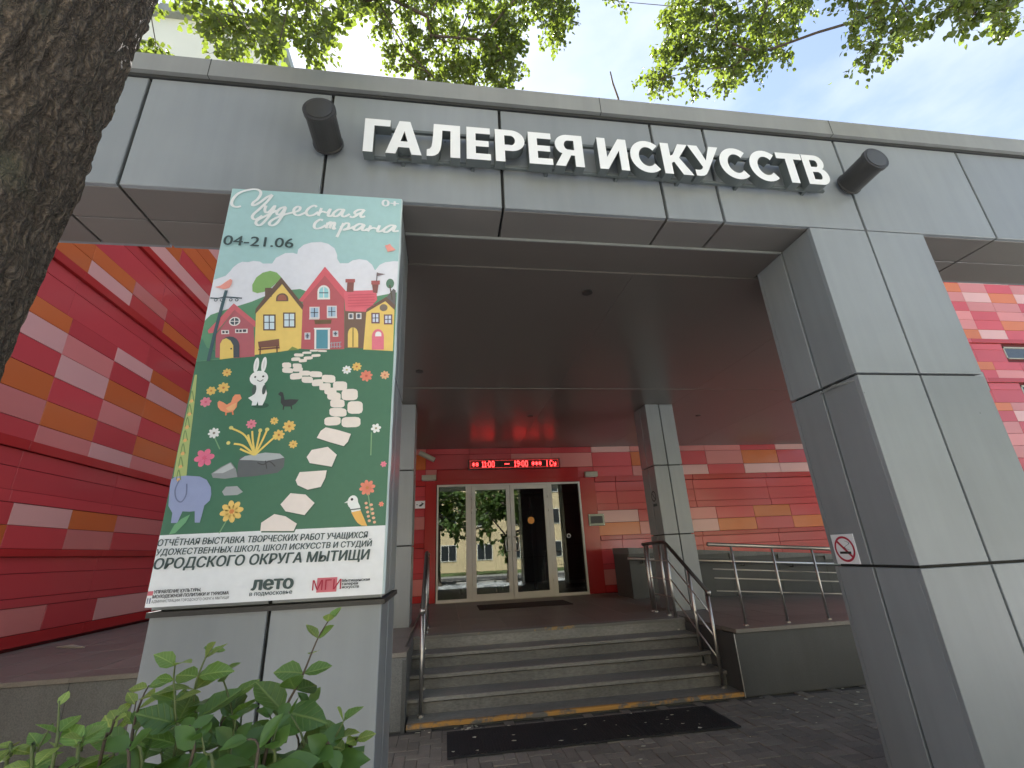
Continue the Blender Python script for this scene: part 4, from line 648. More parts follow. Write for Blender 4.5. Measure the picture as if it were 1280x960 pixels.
SPRAY_B = [(2.01,1.0,8.26),(2.92,1.18,7.66),(2.55,1.14,7.42),(4.28,0.87,8.15),(2.47,0.85,7.39),(3.84,0.7,8.36),(3.26,0.75,7.51),(2.8,0.77,7.45),(3.8,0.67,7.87),(4.44,0.54,8.09),(3.63,0.96,8.65),(3.1,1.07,7.5),(4.19,0.49,8.02),(3.18,1.08,8.41),(3.53,0.88,7.97),(3.47,1.11,7.67),(3.11,0.75,7.52),(3.28,1.05,7.11),(3.26,1.1,7.73),(2.87,1.16,8.09),(3.91,0.89,8.18),(2.82,1.09,8.2),(3.74,1.31,7.6),(2.57,1.19,7.19),(3.91,0.75,7.59),(2.93,1.06,7.58),(3.66,0.78,7.61),(2.51,1.35,7.54),(2.97,1.08,7.87),(2.9,0.68,8.14),(3.98,0.83,7.46),(3.34,0.97,8.14),(2.81,0.6,7.75),(3.43,0.54,7.62),(4.32,0.95,8.53),(2.73,1.24,7.87),(3.77,0.54,7.97),(3.22,0.77,7.34),(4.07,0.79,7.91),(3.12,1.11,7.8),(3.54,0.79,7.24),(3.0,1.09,8.74),(3.68,0.69,7.15),(3.07,1.15,8.46),(3.38,0.85,8.06),(3.9,0.99,7.44),(3.87,1.33,7.81),(3.44,0.94,7.4),(4.02,0.89,8.03),(4.05,1.08,7.96),(4.35,0.66,8.17),(4.23,0.6,8.22),(4.26,0.97,7.85),(2.41,1.21,7.06),(3.35,0.58,8.04),(2.93,1.02,7.15),(3.06,0.82,7.96),(3.37,0.65,7.71),(4.14,0.64,8.18),(4.81,0.9,8.66),(3.46,0.82,7.64),(2.97,0.58,7.76),(2.43,0.76,7.46),(3.7,1.0,8.49),(2.91,0.84,8.38),(3.3,0.89,7.08),(4.0,1.28,7.81),(2.64,0.71,7.78),(3.72,0.74,7.74),(4.22,1.12,8.2),(3.61,1.36,7.77),(2.8,0.93,8.61),(2.85,1.18,7.82),(3.09,1.27,7.38),(4.37,0.81,8.12),(3.2,1.21,8.47),(3.27,1.16,7.51),(3.68,1.02,7.71),(2.77,1.37,7.61),(4.08,-0.37,6.07),(4.55,-0.17,6.73),(4.04,-0.33,6.24),(4.61,0.1,6.62),(4.43,-0.07,6.48),(3.96,-0.11,6.1),(3.77,-0.25,6.48),(4.31,-0.04,6.71),(4.53,-0.3,6.75),(4.03,0.01,6.13),(4.29,-0.15,6.83),(4.02,-0.39,6.33),(3.67,-0.24,6.22),(4.29,-0.04,6.54),(4.04,-0.17,6.62),(3.93,-0.74,5.62),(4.56,-0.52,6.26),(4.26,-0.71,5.78),(4.17,-0.62,6.05),(3.95,-0.63,5.69),(5.08,-0.47,6.36),(4.23,-0.66,5.67),(4.21,-0.73,5.9),(4.53,-0.67,6.11),(4.75,-0.5,5.92),(5.09,-0.38,6.34),(4.36,-0.87,5.69),(5.13,-2.64,9.92),(7.94,-3.77,8.95),(3.72,-1.67,7.88),(2.43,-0.4,9.04),(3.9,-0.96,8.37),(6.78,-4.37,7.02),(7.13,-0.7,6.88),(8.13,-3.88,7.25),(7.46,-4.28,8.25),(4.54,0.02,11.15),(2.27,-2.22,10.32),(1.8,-1.22,8.75),(4.74,-5.46,7.18),(4.34,-3.82,12.22),(6.2,-2.01,11.21),(3.24,-1.81,7.8),(4.19,-1.68,8.76),(2.08,-1.17,8.98),(5.61,-5.77,8.5),(2.23,-3.74,6.66),(2.83,-2.76,8.89),(5.64,-1.56,9.37),(6.18,-3.65,6.96),(5.44,-4.58,7.17),(6.41,-2.48,9.33),(8.65,-1.27,7.97),(3.73,0.4,11.0),(4.01,-3.81,10.65),(5.27,-2.89,8.54),(4.18,-4.68,8.17),(5.93,-1.36,8.32),(0.71,-2.26,7.28),(3.46,-5.71,8.34),(7.81,-1.48,9.45),(1.73,-4.01,7.04),(7.94,-1.52,10.22),(6.3,-1.25,10.58),(7.2,-2.06,6.64),(5.85,-0.16,8.41),(2.34,-3.93,9.2),(2.28,-4.81,7.05),(2.15,-0.86,11.77),(6.14,-2.35,12.37),(3.58,-2.05,7.29),(4.53,-0.54,7.97),(3.14,-3.47,12.05),(3.05,-0.89,9.4),(4.61,-4.08,11.55),(2.97,-3.75,8.65),(4.51,-3.35,6.57),(6.95,-5.32,8.18),(1.91,-2.02,10.61),(1.61,-3.86,10.78),(6.78,-1.62,6.65),(0.4,-0.7,8.73),(6.31,-1.55,8.51),(6.54,-4.21,7.16),(0.81,-0.61,8.09),(5.54,-3.93,8.18),(2.8,-0.64,7.07),(2.79,0.59,10.75),(7.24,-1.04,10.9),(4.94,-2.91,10.98),(1.96,-4.61,9.56),(2.51,-2.53,9.8),(5.11,-1.81,11.33),(6.44,-2.07,6.66),(9.1,-1.71,8.51),(2.53,-4.9,6.88),(4.23,-0.32,8.81),(1.07,-2.81,10.55),(8.21,-1.15,9.85),(7.32,-4.49,8.75),(6.34,-2.61,9.41),(7.19,-1.68,9.96),(6.12,-0.88,10.29),(7.96,-2.68,6.66),(4.39,-4.76,8.27),(8.43,-0.13,8.1),(4.81,0.06,8.87),(3.28,-0.88,10.16),(2.69,-2.31,8.11),(2.31,-0.54,8.34),(5.35,-1.97,6.31),(3.42,-3.88,7.82),(1.67,-0.79,7.76),(1.21,-4.24,10.31),(4.66,-4.63,10.55),(6.13,-3.53,7.98),(8.43,-0.29,8.39),(2.11,-2.72,11.35),(4.08,-2.43,12.25),(6.21,-3.41,8.48),(1.45,-0.18,8.98),(6.56,-1.91,7.0),(2.14,-4.22,10.57),(3.51,-0.91,6.12),(8.07,-3.44,9.62),(2.38,-3.68,10.76),(3.84,-0.17,9.33),(5.08,-1.15,11.74),(6.65,-3.9,9.09),(4.71,-2.31,8.99),(4.67,-1.18,9.2),(0.75,-1.05,7.49)]
STEMS = [[(-0.555,-1.435,1.161),(-0.527,-1.435,1.267),(-0.494,-1.433,1.337),(-0.476,-1.407,1.401),(-0.45,-1.418,1.444)],[(-0.686,-1.436,1.174),(-0.694,-1.431,1.266),(-0.699,-1.452,1.332),(-0.683,-1.463,1.391),(-0.684,-1.434,1.402)],[(-0.6,-1.415,1.158),(-0.631,-1.399,1.252),(-0.662,-1.386,1.314),(-0.672,-1.415,1.357)],[(-0.803,-1.429,1.182),(-0.82,-1.414,1.272),(-0.803,-1.436,1.322),(-0.811,-1.405,1.337)],[(-0.7,-1.49,1.195),(-0.708,-1.498,1.306),(-0.725,-1.489,1.359),(-0.716,-1.514,1.393)],[(-0.445,-1.466,1.162),(-0.416,-1.478,1.216),(-0.388,-1.485,1.267)],[(-0.389,-1.447,1.15),(-0.378,-1.462,1.207),(-0.363,-1.478,1.228)],[(-0.944,-1.542,1.237),(-0.925,-1.569,1.279),(-0.941,-1.547,1.288)],[(-0.829,-1.611,1.252),(-0.84,-1.604,1.316),(-0.85,-1.603,1.362)],[(-0.798,-1.542,1.223),(-0.79,-1.544,1.294),(-0.779,-1.556,1.321)],[(-0.79,-1.611,1.248),(-0.805,-1.589,1.282),(-0.791,-1.617,1.31)],[(-0.878,-1.577,1.244),(-0.885,-1.571,1.282),(-0.869,-1.575,1.323)],[(-0.726,-1.577,1.202),(-0.743,-1.574,1.275),(-0.74,-1.552,1.267)],[(-0.719,-1.552,1.191),(-0.74,-1.558,1.28),(-0.744,-1.544,1.297)],[(-0.757,-1.39,1.131),(-0.767,-1.401,1.223),(-0.749,-1.38,1.234)],[(-0.637,-1.568,1.189),(-0.632,-1.573,1.27),(-0.65,-1.562,1.298)],[(-0.586,-1.588,1.192),(-0.616,-1.566,1.255),(-0.626,-1.568,1.286)],[(-0.594,-1.496,1.156),(-0.602,-1.479,1.223),(-0.599,-1.485,1.287)],[(-0.514,-1.602,1.19),(-0.516,-1.598,1.268),(-0.541,-1.598,1.277)],[(-0.49,-1.571,1.176),(-0.492,-1.594,1.264),(-0.492,-1.575,1.29)],[(-0.459,-1.475,1.135),(-0.463,-1.494,1.233),(-0.5,-1.487,1.287)],[(-0.418,-1.491,1.137),(-0.418,-1.501,1.23),(-0.403,-1.509,1.215)],[(-0.398,-1.435,1.113),(-0.411,-1.43,1.194),(-0.428,-1.416,1.198)],[(-0.92,-1.241,1.088),(-0.952,-1.246,1.228),(-0.946,-1.245,1.256)],[(-0.873,-1.214,1.073),(-0.912,-1.233,1.211),(-0.921,-1.229,1.274)],[(-0.777,-1.321,1.105),(-0.812,-1.293,1.216),(-0.8,-1.289,1.29)],[(-0.733,-1.286,1.088),(-0.785,-1.276,1.226),(-0.776,-1.296,1.278)],[(-0.665,-1.315,1.092),(-0.683,-1.335,1.225),(-0.669,-1.334,1.254)],[(-0.622,-1.336,1.096),(-0.649,-1.31,1.225),(-0.648,-1.307,1.254)],[(-0.587,-1.277,1.069),(-0.587,-1.272,1.192),(-0.599,-1.282,1.236)],[(-0.513,-1.379,1.102),(-0.502,-1.382,1.208),(-0.554,-1.373,1.252)],[(-0.448,-1.404,1.106),(-0.467,-1.385,1.211),(-0.493,-1.366,1.275)]]

# ================================================================== GROUND
def sheet(name, x0, x1, y0, y1, z, m, kind='structure', label=None, cat=None):
    o = MB().add([(x0, y0, z), (x1, y0, z), (x1, y1, z), (x0, y1, z)], [(0, 1, 2, 3)]).build(name, m)
    return tag(o, label, cat, kind=kind)
sheet('ground', -400, 400, -400, 400, -.09, 'grass')
sheet('road', -120, 120, -19, -11, -.06, 'asphalt')
tag(MB().box(-120, 120, -11, -10.8, -.085, .06).build('kerb', 'kerb'), kind='structure')
tag(MB().box(-120, 120, -19.2, -19, -.085, .06).build('kerb', 'kerb'), kind='structure')
for i in range(12):
    sheet('road_marking', -36 + i * 6, -33 + i * 6, -15.07, -14.93, -.055, 'road_paint')
sheet('pavement', -60, 60, -10.8, 0.9, -.02, 'pavement')
pb = sheet('paved_forecourt', -7, 9, .35, 2.76, -.012, 'paver_bed')
# herringbone pavers in front of the steps
def paver_mesh():
    b = MB(); b.panel(lambda a, o, c: (a, c, o), -.0985, .0985, -.0485, .0485, -.02, .0, .004)
    me = bpy.data.meshes.new('paver'); me.from_pydata(b.v, [], b.f); me.materials.append(MATS['paver']); return me
PM = paver_mesh(); rest = MB(); cand = []
W_ = .1
for i in range(-75, 95):
    for j in range(-4, 30):
        k = (i + j) % 4
        if k == 0: cx, cy, rot = (i + 1) * W_, (j + .5) * W_, 0            # lies along x: cells (i,j),(i+1,j)
        elif k == 2: cx, cy, rot = (i + .5) * W_, (j + 1) * W_, 1           # along y: cells (i,j),(i,j+1)
        else: continue
        cy += .36
        if cy > 2.66 or cy < .42: continue
        cand.append((cx, cy, rot))
vis = [q for q in cand if -.9 < q[0] < 4.0 and q[1] > .9 and not (-.1 < q[0] < 2.35 and 2.05 < q[1] < 2.5)]
vis.sort(key=lambda q: (q[0] - .9) ** 2 * .35 + (q[1] + 1) ** 2); near = set(vis[:290])
for q in cand:
    dz = random.uniform(-.003, .003)
    if q in near:
        o = bpy.data.objects.new('paver', PM); COL.objects.link(o); o.parent = pb
        o.location = Vector((q[0], q[1], dz)) - WLOC[pb.name]
        o.rotation_euler = (random.gauss(0, .008), random.gauss(0, .008), q[2] * math.pi / 2 + random.gauss(0, .008))
    else:
        a, c = (.0985, .0485) if q[2] == 0 else (.0485, .0985)
        rest.panel(lambda A, o, B: (A, B, o), q[0] - a, q[0] + a, q[1] - c, q[1] + c, -.02, dz, .004)
tag(rest.build('paver_field', 'paver', pb), kind='stuff')

# ================================================================== TERRACE AND STEPS
ZL = .65
def terrace(name, x0, x1, zt, label):
    """raised granite-faced platform: core, face slabs, coping and floor tiles"""
    t = thing(name, label, 'terrace', ((x0 + x1) / 2, 2.75, 0))
    MB().box(x0, x1, 2.78, 7.93, -.02, zt - .035).build('core', 'granite', t)
    n = max(1, round((x1 - x0) / .62)); w_ = (x1 - x0) / n
    for i in range(n):
        MB().panel(FRONT(2.78), x0 + i * w_ + .002, x0 + (i + 1) * w_ - .002, .0, zt - .045, 0, .025, .003).build('face_slab', 'granite', t)
    for i in range(n):
        MB().box(x0 + i * w_ + .0015, x0 + (i + 1) * w_ - .0015, 2.735, 3.05, zt - .04, zt).build('coping', 'terrace_tile', t)
    return t
tl = terrace('side_terrace', -9.0, -.56, .67, 'granite faced terrace with brown tiled top along the red side wall')
for i in range(14):
    for j in range(8):
        x = -9 + i * .6; y = 3.053 + j * .61
        MB().panel(UP(.63), x + .002, min(x + .598, -.56), y + .002, y + .606, 0, .04 + random.uniform(-.0008, .0008), .003).build('floor_tile', 'terrace_tile', tl)
# landing between the terraces
lan = tag(MB().box(-.56, 3.02, 3.85, 7.93, -.02, ZL - .04).build('landing', 'step_stone'), kind='structure')
for i in range(6):
    for j in range(7):
        x = -.56 + i * .5967; y = 4.02 + j * .558
        MB().panel(UP(ZL - .04), x + .001, x + .5957, y + .001, min(y + .557, 7.93), 0, .04 + random.uniform(-.0006, .0006), .0025).build('floor_tile', 'terrace_tile', lan)
ys = [2.75, 3.02, 3.30, 3.575, 3.85]; zs = [.05, .20, .35, .50, .65]
st = thing('entrance_steps', 'flight of worn grey stone steps with yellow painted edges up to the doors', 'steps', (1.25, 2.75, 0))
for i in range(5):
    x0, x1 = (-.56, 3.0) if i else (-.545, 3.0)
    yb = ys[i + 1] if i < 4 else 4.02
    s = MB()
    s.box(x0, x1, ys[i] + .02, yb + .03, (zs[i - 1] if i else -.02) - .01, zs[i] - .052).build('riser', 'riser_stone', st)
    # tread slab with slightly uneven worn nosing
    b = MB(); n = 24; top = []; 
    for k in range(n + 1):
        x = x0 + (x1 - x0) * k / n; wv = .006 * noise.noise((x * 2.3, i * 7.1, 0)) + .003 * noise.noise((x * 9, i * 3.3, 2))
        top.append((x, ys[i] - .012 + wv, zs[i] - .003 + .004 * noise.noise((x * 3, i * 5, 9))))
    vs = []
    for x, y, z in top: vs += [(x, y, z - .036), (x, y, z - .004), (x, y + .006, z), (x, yb + .028, zs[i]), (x, yb + .028, zs[i] - .036)]
    fs = []
    for k in range(n):
        for q in range(5): fs.append((k * 5 + q, k * 5 + 5 + q, k * 5 + 5 + (q + 1) % 5, k * 5 + (q + 1) % 5))
    fs += [tuple(range(5)), tuple(n * 5 + q for q in range(5))[::-1]]
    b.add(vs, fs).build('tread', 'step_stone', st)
    if i in (0, 4):
        e = MB(); vs = []
        for x, y, z in top: vs += [(x, y - .002, z - .034), (x, y - .002, z - .003), (x, y + .006, z + .002), (x, y + (.042 if i == 0 else .040), z + .0022)]
        fs = [(k * 4 + q, k * 4 + 4 + q, k * 4 + 5 + q, k * 4 + 1 + q) for k in range(n) for q in range(3)]
        e.add(vs, fs).build('edge_paint', 'edge_paint' if i == 0 else 'edge_paint_thin', st, fix=False)
for x0, x1 in ((-.60, -.56), (3.0, 3.04)):
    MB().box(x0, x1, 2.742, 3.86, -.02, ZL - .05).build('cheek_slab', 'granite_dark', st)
MB().box(3.005, 3.012, 2.73, 2.738, .0, ZL - .04).build('corner_trim', 'steel', st)
# ramp platform on the right
rp = thing('access_ramp', 'brown tiled ramp platform with dark granite front wall right of the steps', 'ramp', (6, 2.75, 0))
def rz(x): return ZL - max(0, (x - 3.4)) * .031
xs_ = [3.04 + .62 * k for k in range(12)]
for k in range(3):
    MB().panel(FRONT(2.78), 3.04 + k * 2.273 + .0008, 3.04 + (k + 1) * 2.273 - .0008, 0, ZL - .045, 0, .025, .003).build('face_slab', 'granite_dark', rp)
for k in range(11):
    a, b_ = xs_[k], xs_[k + 1]
    MB().box(a + .0015, b_ - .0015, 2.735, 3.02, ZL - .04, ZL).build('coping', 'terrace_tile', rp)
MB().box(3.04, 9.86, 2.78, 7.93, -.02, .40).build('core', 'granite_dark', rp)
for k in range(11):
    for j in range(8):
        a, b_ = xs_[k], xs_[k + 1]; y = 3.023 + j * .61; y2 = y + .606; za, zb_ = rz(a) - .004, rz(b_) - .004
        vs = [(a + .002, y, .3), (b_ - .002, y, .3), (b_ - .002, y2, .3), (a + .002, y2, .3), (a + .002, y, za), (b_ - .002, y, zb_), (b_ - .002, y2, zb_), (a + .002, y2, za)]
        MB().add(vs, [(3, 2, 1, 0), (4, 5, 6, 7), (0, 1, 5, 4), (1, 2, 6, 5), (2, 3, 7, 6), (3, 0, 4, 7)]).build('floor_tile', 'terrace_tile', rp)

# ================================================================== GALLERY BUILDING
gal = thing('gallery_building', 'gallery clad in red, orange and pink panels behind the grey portico', 'building', (3, 10, 0))
ROWS = [(.65, .80, 'skirt'), (.80, 1.12, 't9'), (1.12, 1.23, 'band'), (1.23, 1.53, 'plain'), (1.53, 1.73, 'plain'), (1.73, 1.83, 'ledge'),
        (1.83, 2.11, 't8'), (2.11, 2.38, 't7'), (2.38, 2.53, 'band'), (2.53, 2.81, 'plain'), (2.81, 3.03, 'plain'), (3.03, 3.16, 'ledge'),
        (3.16, 3.40, 't6'), (3.40, 3.74, 't5'), (3.74, 4.09, 't4'), (4.09, 4.44, 't3'), (4.44, 4.76, 't2'), (4.76, 5.01, 't1'),
        (5.01, 5.40, 'plain'), (5.40, 5.62, 'plain'), (5.62, 5.76, 'ledge'), (5.76, 6.03, 'u2'), (6.03, 6.29, 'u1'), (6.29, 6.69, 'plain'), (6.69, 6.90, 'plain'),
        (6.90, 7.04, 'ledge'), (7.04, 7.37, 'v6'), (7.37, 7.70, 'v5'), (7.70, 8.02, 'v4'), (8.02, 8.35, 'v3'), (8.35, 8.70, 'v2'), (8.70, 9.03, 'v1'), (9.03, 9.36, 'v0')]
OFF = dict(skirt=.045, band=.03, plain=.012, ledge=.065)
CODE = dict(r='red', o='orange', p='pink', l='light_pink')
def clad(parent, P, joints, plain_joints, cols, first, keep, dz=0, holes=()):
    """row by row cladding; cols[row] = colour codes starting at joint index `first`; keep(s, z) says which pieces are single objects"""
    rnd = random.Random(3); far = [MB(), MB(), MB(), MB()]
    for z0, z1, kind in ROWS:
        z0 += dz; z1 += dz
        js = joints if kind not in ('plain', 'band', 'ledge', 'skirt') else plain_joints
        o = OFF.get(kind, .022)
        for i in range(len(js) - 1):
            s0, s1 = js[i], js[i + 1]; z0_, z1_ = z0, z1
            if kind in OFF: c = 'r'
            else:
                seq = cols.get(kind, ''); k = i - first
                c = seq[k] if 0 <= k < len(seq) else rnd.choice('rrrppoll')
            pieces = [(s0, s1)]
            for h0, h1, hz0, hz1 in holes:
                if z1 <= hz0 + .005 or z0 >= hz1 - .005: continue
                nxt = []
                for a, b in pieces:
                    if b <= h0 or a >= h1: nxt.append((a, b)); continue
                    if a < h0 - .02: nxt.append((a, h0))
                    if b > h1 + .02: nxt.append((h1, b))
                pieces = nxt
            for a, b in pieces:
                g = .0045; base = 'red_trim' if kind in ('ledge', 'skirt') else CODE[c]
                if keep((a + b) / 2, (z0 + z1) / 2):
                    MB().panel(P, a + g * .6, b - g * .6, z0 + g, z1 - g * .3, -.01, o + rnd.uniform(-.001, .001), .004).build('panel', base, parent)
                else:
                    far['rlpo'.index(c)].panel(P, a + g * .6, b - g * .6, z0 + g, z1 - g * .3, -.01, o, .004)
    for b, m in zip(far, ('red', 'light_pink', 'pink', 'orange')):
        if b.v: tag(b.build('panel_field', m, parent), kind='stuff')
# front wall (entrance side): plane y = 7.95
fw = MB().box(-5.7, -.36, 7.96, 8.15, -.02, 9.36).box(2.91, 21, 7.96, 8.15, -.02, 9.36).box(-.36, 2.91, 7.96, 8.15, 3.05, 9.36).build('wall', 'wall_core', gal)
J = [-5.52 + .98 * k for k in range(28)]                  # ... -.62, .36, 1.34, 2.32, 3.30, 4.28, 5.26, 6.24, 7.22, 8.20 ...
PJ = [-5.99 + 1.96 * k for k in range(15)]                 # ... 3.81, 5.77, 7.73 ...
# columns counted from x = -.62: [-.62][.36][1.34][2.32][3.30][4.28][5.26][6.24][7.22][8.20]
FC = {'t4': 'rrrrlppprl', 't5': 'rrpprorpor', 't6': 'pprrrplrll', 't7': 'rrrrlrprorr', 't8': 'prrropl' 'oror'}
FCR = {'v1': 'oprp', 'v2': 'plol', 'v3': 'rppr', 'v4': 'prpp', 'v5': 'prop', 'v6': 'olrp', 'u1': 'orrp', 'u2': 'rpro', 't1': 'opro', 't2': 'rlpr', 't3': 'prop', 't4': 'pporp'}
for k, v in FCR.items():                                    # right-hand stretch starts at x = 15.06 -> column 16 from x=-.62
    cur = FC.get(k, ''); rr_ = random.Random(k); cur = cur + ''.join(rr_.choice('rrppol') for _ in range(16 - len(cur))); FC[k] = cur + v
WIN = [(16.65, 20.6, 6.40, 6.80), (16.67, 20.6, 5.05, 5.55)]
clad(fw, FRONT(7.95), J, PJ, FC, 5, lambda s, z: (3.2 < s < 9.4 and z < 4) or (14.9 < s < 18.8 and z > 3.6) or (-1.7 < s < 3.3 and z < 4),
     holes=[(-.62, 3.30, .6, 3.16), (-.36, 2.91, 3.0, 3.39)] + WIN)
for a, b, z0, z1 in WIN:
    f_ = MB(); P = FRONT(7.95)
    f_.box(a, b, 7.93, 7.97, z1 - .05, z1).box(a, b, 7.93, 7.97, z0, z0 + .03).box(a, a + .04, 7.93, 7.97, z0, z1).box(b - .04, b, 7.93, 7.97, z0, z1)
    for k in (1, 2): f_.box(a + (b - a) * k / 3 - .02, a + (b - a) * k / 3 + .02, 7.93, 7.97, z0 + .03, z1 - .05)
    wn = f_.build('window', 'lamp_beige', gal); MB().box(a + .04, b - .04, 7.945, 7.955, z0 + .03, z1 - .05).build('pane', 'window_dark', wn)
# plain red trim round the doors
tr = MB().panel(FRONT(7.95), -.62, -.375, .65, 3.155, -.01, .05).panel(FRONT(7.95), 2.925, 3.295, .65, 3.155, -.01, .05)
tr.panel(FRONT(7.95), -.375, 2.925, 3.06, 3.155, -.01, .05, .003).panel(FRONT(7.95), -.375, 2.925, 3.158, 3.395, -.01, .03, .003)
tr.build('door_surround', 'red_trim', gal)
# side wall on the left: plane x = -5.62
lw = MB().box(-5.85, -5.63, -.5, 7.96, -.02, 9.4).build('wall', 'wall_core', gal)
LJ = [4.155 + .995 * k for k in range(-5, 4)]; LJ[-1] = 7.93; PJL = [-.6, .3, 2.2, 4.06, 5.93, 7.93]
LC = {'u1': 'oopr' 'p', 'u2': 'olrol', 't1': 'orlor', 't2': 'lprlr', 't3': 'rloop', 't4': 'orprl', 't5': 'porop', 't6': 'rplpr', 't7': 'rlopp', 't8': 'orprl', 't9': 'pprlr', 'v6': 'rpllo', 'v5': 'prorl', 'v4': 'orpo'}
clad(lw, SIDE_P(-5.62), LJ, PJL, LC, 4, lambda s, z: s > 3.1, dz=.06)
MB().box(-5.9, -5.5, -.55, 7.9, 9.42, 9.55).build('parapet_cap', 'cap_metal', gal)
MB().box(-5.5, 21.1, 7.8, 8.3, 9.38, 9.52).build('parapet_cap', 'cap_metal', gal)
MB().box(-5.6, 21, 8.2, 16, 9.2, 9.36).build('roof', 'roof_grey', gal)
# foyer behind the glass
fo = MB(); fo.box(-.9, 4.4, 8.15, 13, .60, .648); fo.mi = 1
fo.box(-.95, -.9, 8.15, 13, .6, 3.3).box(4.4, 4.45, 8.15, 13, .6, 3.3).box(-.95, 4.45, 13, 13.1, .6, 3.3).box(-.95, 4.45, 8.15, 13.1, 3.3, 3.4)
fo.build('foyer', ['foyer_floor', 'foyer_wall'], gal)
ib = MB()
for x in (.2, 1.1, 1.25, 2.1, 2.9): ib.box(x, x + .06, 9.9, 9.96, .65, 2.95)
ib.box(-.8, 4.3, 9.9, 9.96, 2.95, 3.05).box(2.9, 4.3, 9.9, 9.96, .65, .75)
ib.build('inner_door_frame', 'foyer_wall', gal)

# ================================================================== GLAZED ENTRANCE
en = thing('glazed_entrance', 'white framed double glass doors with glass side panels under the red display', 'door', (1.27, 7.9, ZL))
fr = MB(); Yf0, Yf1 = 7.845, 7.935
for x0, x1 in ((-.36, -.325), (.275, .395), (2.135, 2.235), (2.875, 2.91)): fr.box(x0, x1, Yf0, Yf1, ZL, 3.045)
fr.box(-.325, .275, Yf0 + .004, Yf1, 3.005, 3.045).box(.395, 2.135, Yf0 + .004, Yf1, 3.005, 3.045).box(2.235, 2.875, Yf0 + .004, Yf1, 3.005, 3.045)
fr.box(-.325, .275, Yf0 + .004, Yf1, ZL, ZL + .055).box(2.235, 2.875, Yf0 + .004, Yf1, ZL, ZL + .055)
fr.build('frame', 'white_frame', en)
for x0, x1 in ((-.325, .275), (2.235, 2.875)): MB().box(x0, x1, 7.885, 7.891, ZL + .055, 3.005).build('side_pane', 'door_glass', en)
for x0, x1, hs in ((.40, 1.262, 1), (1.272, 2.13, -1)):
    lf = MB(); zz0, zz1 = ZL + .012, 3.0
    lf.box(x0, x0 + .085, 7.838, 7.905, zz0, zz1).box(x1 - .085, x1, 7.838, 7.905, zz0, zz1)
    lf.box(x0 + .085, x1 - .085, 7.84, 7.903, zz1 - .085, zz1).box(x0 + .085, x1 - .085, 7.84, 7.903, zz0, zz0 + .115)
    lo = lf.build('door_leaf', 'white_frame', en)
    MB().box(x0 + .085, x1 - .085, 7.868, 7.874, zz0 + .115, zz1 - .085).build('pane', 'door_glass', lo)
    hx = x1 - .085 if hs > 0 else x0 + .085; hd = -.045 * hs
    MB().tube([(hx + .03 * hs, 7.835, 1.885), (hx + .03 * hs, 7.775, 1.885), (hx + hd, 7.765, 1.875), (hx + hd * 1.3, 7.765, 1.74), (hx + hd, 7.765, 1.605), (hx + .03 * hs, 7.775, 1.595), (hx + .03 * hs, 7.835, 1.595)], .012, 10).build('handle', 'steel', lo, smooth=True)
    ex = x0 if hs > 0 else x1
    for z in (1.0, 2.45, 2.75): MB().tube([(ex, 7.828, z - .05), (ex, 7.828, z + .05)], .014, 10).build('hinge', 'white_frame', lo, smooth=True)
MB().disc(FRONT(7.862), 1.72, 2.22, .075, .075, 0, .002).build('sticker', 'sticker_orange', en)
MB().disc(FRONT(7.882), 2.56, 1.86, .045, .045, 0, .0015, hole=.75).build('sticker', 'print_white', en)
MB().box(-.36, 2.91, 7.80, 7.935, ZL - .001, ZL + .01).build('threshold', 'steel', en)

# ================================================================== COLUMNS
def column(name, x0, x1, y0, y1, z0, z1, zj, xm, label, group, bend=None):
    t = thing(name, label, 'column', ((x0 + x1) / 2, (y0 + y1) / 2, z0), group)
    i_ = .03; MB().box(x0 + i_, x1 - i_, y0 + i_, y1 - i_, z0, z1 - .002).build('core', 'joint_dark', t)
    zz = [z0] + zj + [z1]; ym = (y0 + y1) / 2; g = .009
    for k in range(len(zz) - 1):
        a, b = zz[k] + (g if k else 0), zz[k + 1] - (g if k < len(zz) - 2 else .004)
        for u0, u1 in ((x0, xm), (xm, x1)):
            l = 0 if u0 == x0 else g; r = 0 if u1 == x1 else g
            MB().panel(FRONT(y0 + i_), u0 + l, u1 - r, a, b, -.001, i_, .003).build('panel', 'panel_grey', t)
            MB().panel(BACK(y1 - i_), u0 + l, u1 - r, a, b, -.001, i_, .003).build('panel', 'panel_grey', t)
        for u0, u1 in ((y0 + i_ + .002, ym), (ym, y1 - i_ - .002)):
            l = 0 if u0 < ym else g; r = 0 if u1 > ym else g
            MB().panel(SIDE_P(x1 - i_), u0 + l, u1 - r, a, b, -.001, i_ - .001, .003).build('panel', 'panel_side', t)
            MB().panel(SIDE_N(x0 + i_), u0 + l, u1 - r, a, b, -.001, i_ - .001, .003).build('panel', 'panel_side', t)
    return t
c1 = column('portico_column', -1.573, -.504, 0, .664, 0, 3.90, [1.374, 2.643], -1.04, 'thick grey panelled front column carrying the poster', 'portico columns')
c2 = column('portico_column', 2.678, 3.73, 0, .664, 0, 3.90, [1.374, 2.643], 3.193, 'thick grey panelled front column with the square no smoking sign', 'portico columns')
c3 = column('portico_column', -1.20, -.66, 4.525, 5.03, .66, 3.868, [1.723, 2.812], -.93, 'slim grey rear column left of the steps, half hidden by the poster column', 'portico columns')
c4 = column('portico_column', 3.22, 3.722, 4.525, 5.03, .64, 3.868, [1.723, 2.812], 3.47, 'slim grey rear column beside the right stair railing', 'portico columns')
MB().box(-1.585, -.49, -.012, .68, 1.352, 1.376).build('joint_trim', 'lamp_black', c1)
MB().tube([(2.69, -.004, 2.60), (2.665, .2, 2.62), (2.668, .36, 2.605)], [.004, .012, .003], 8).build('loose_seal', 'cap_metal', c2)

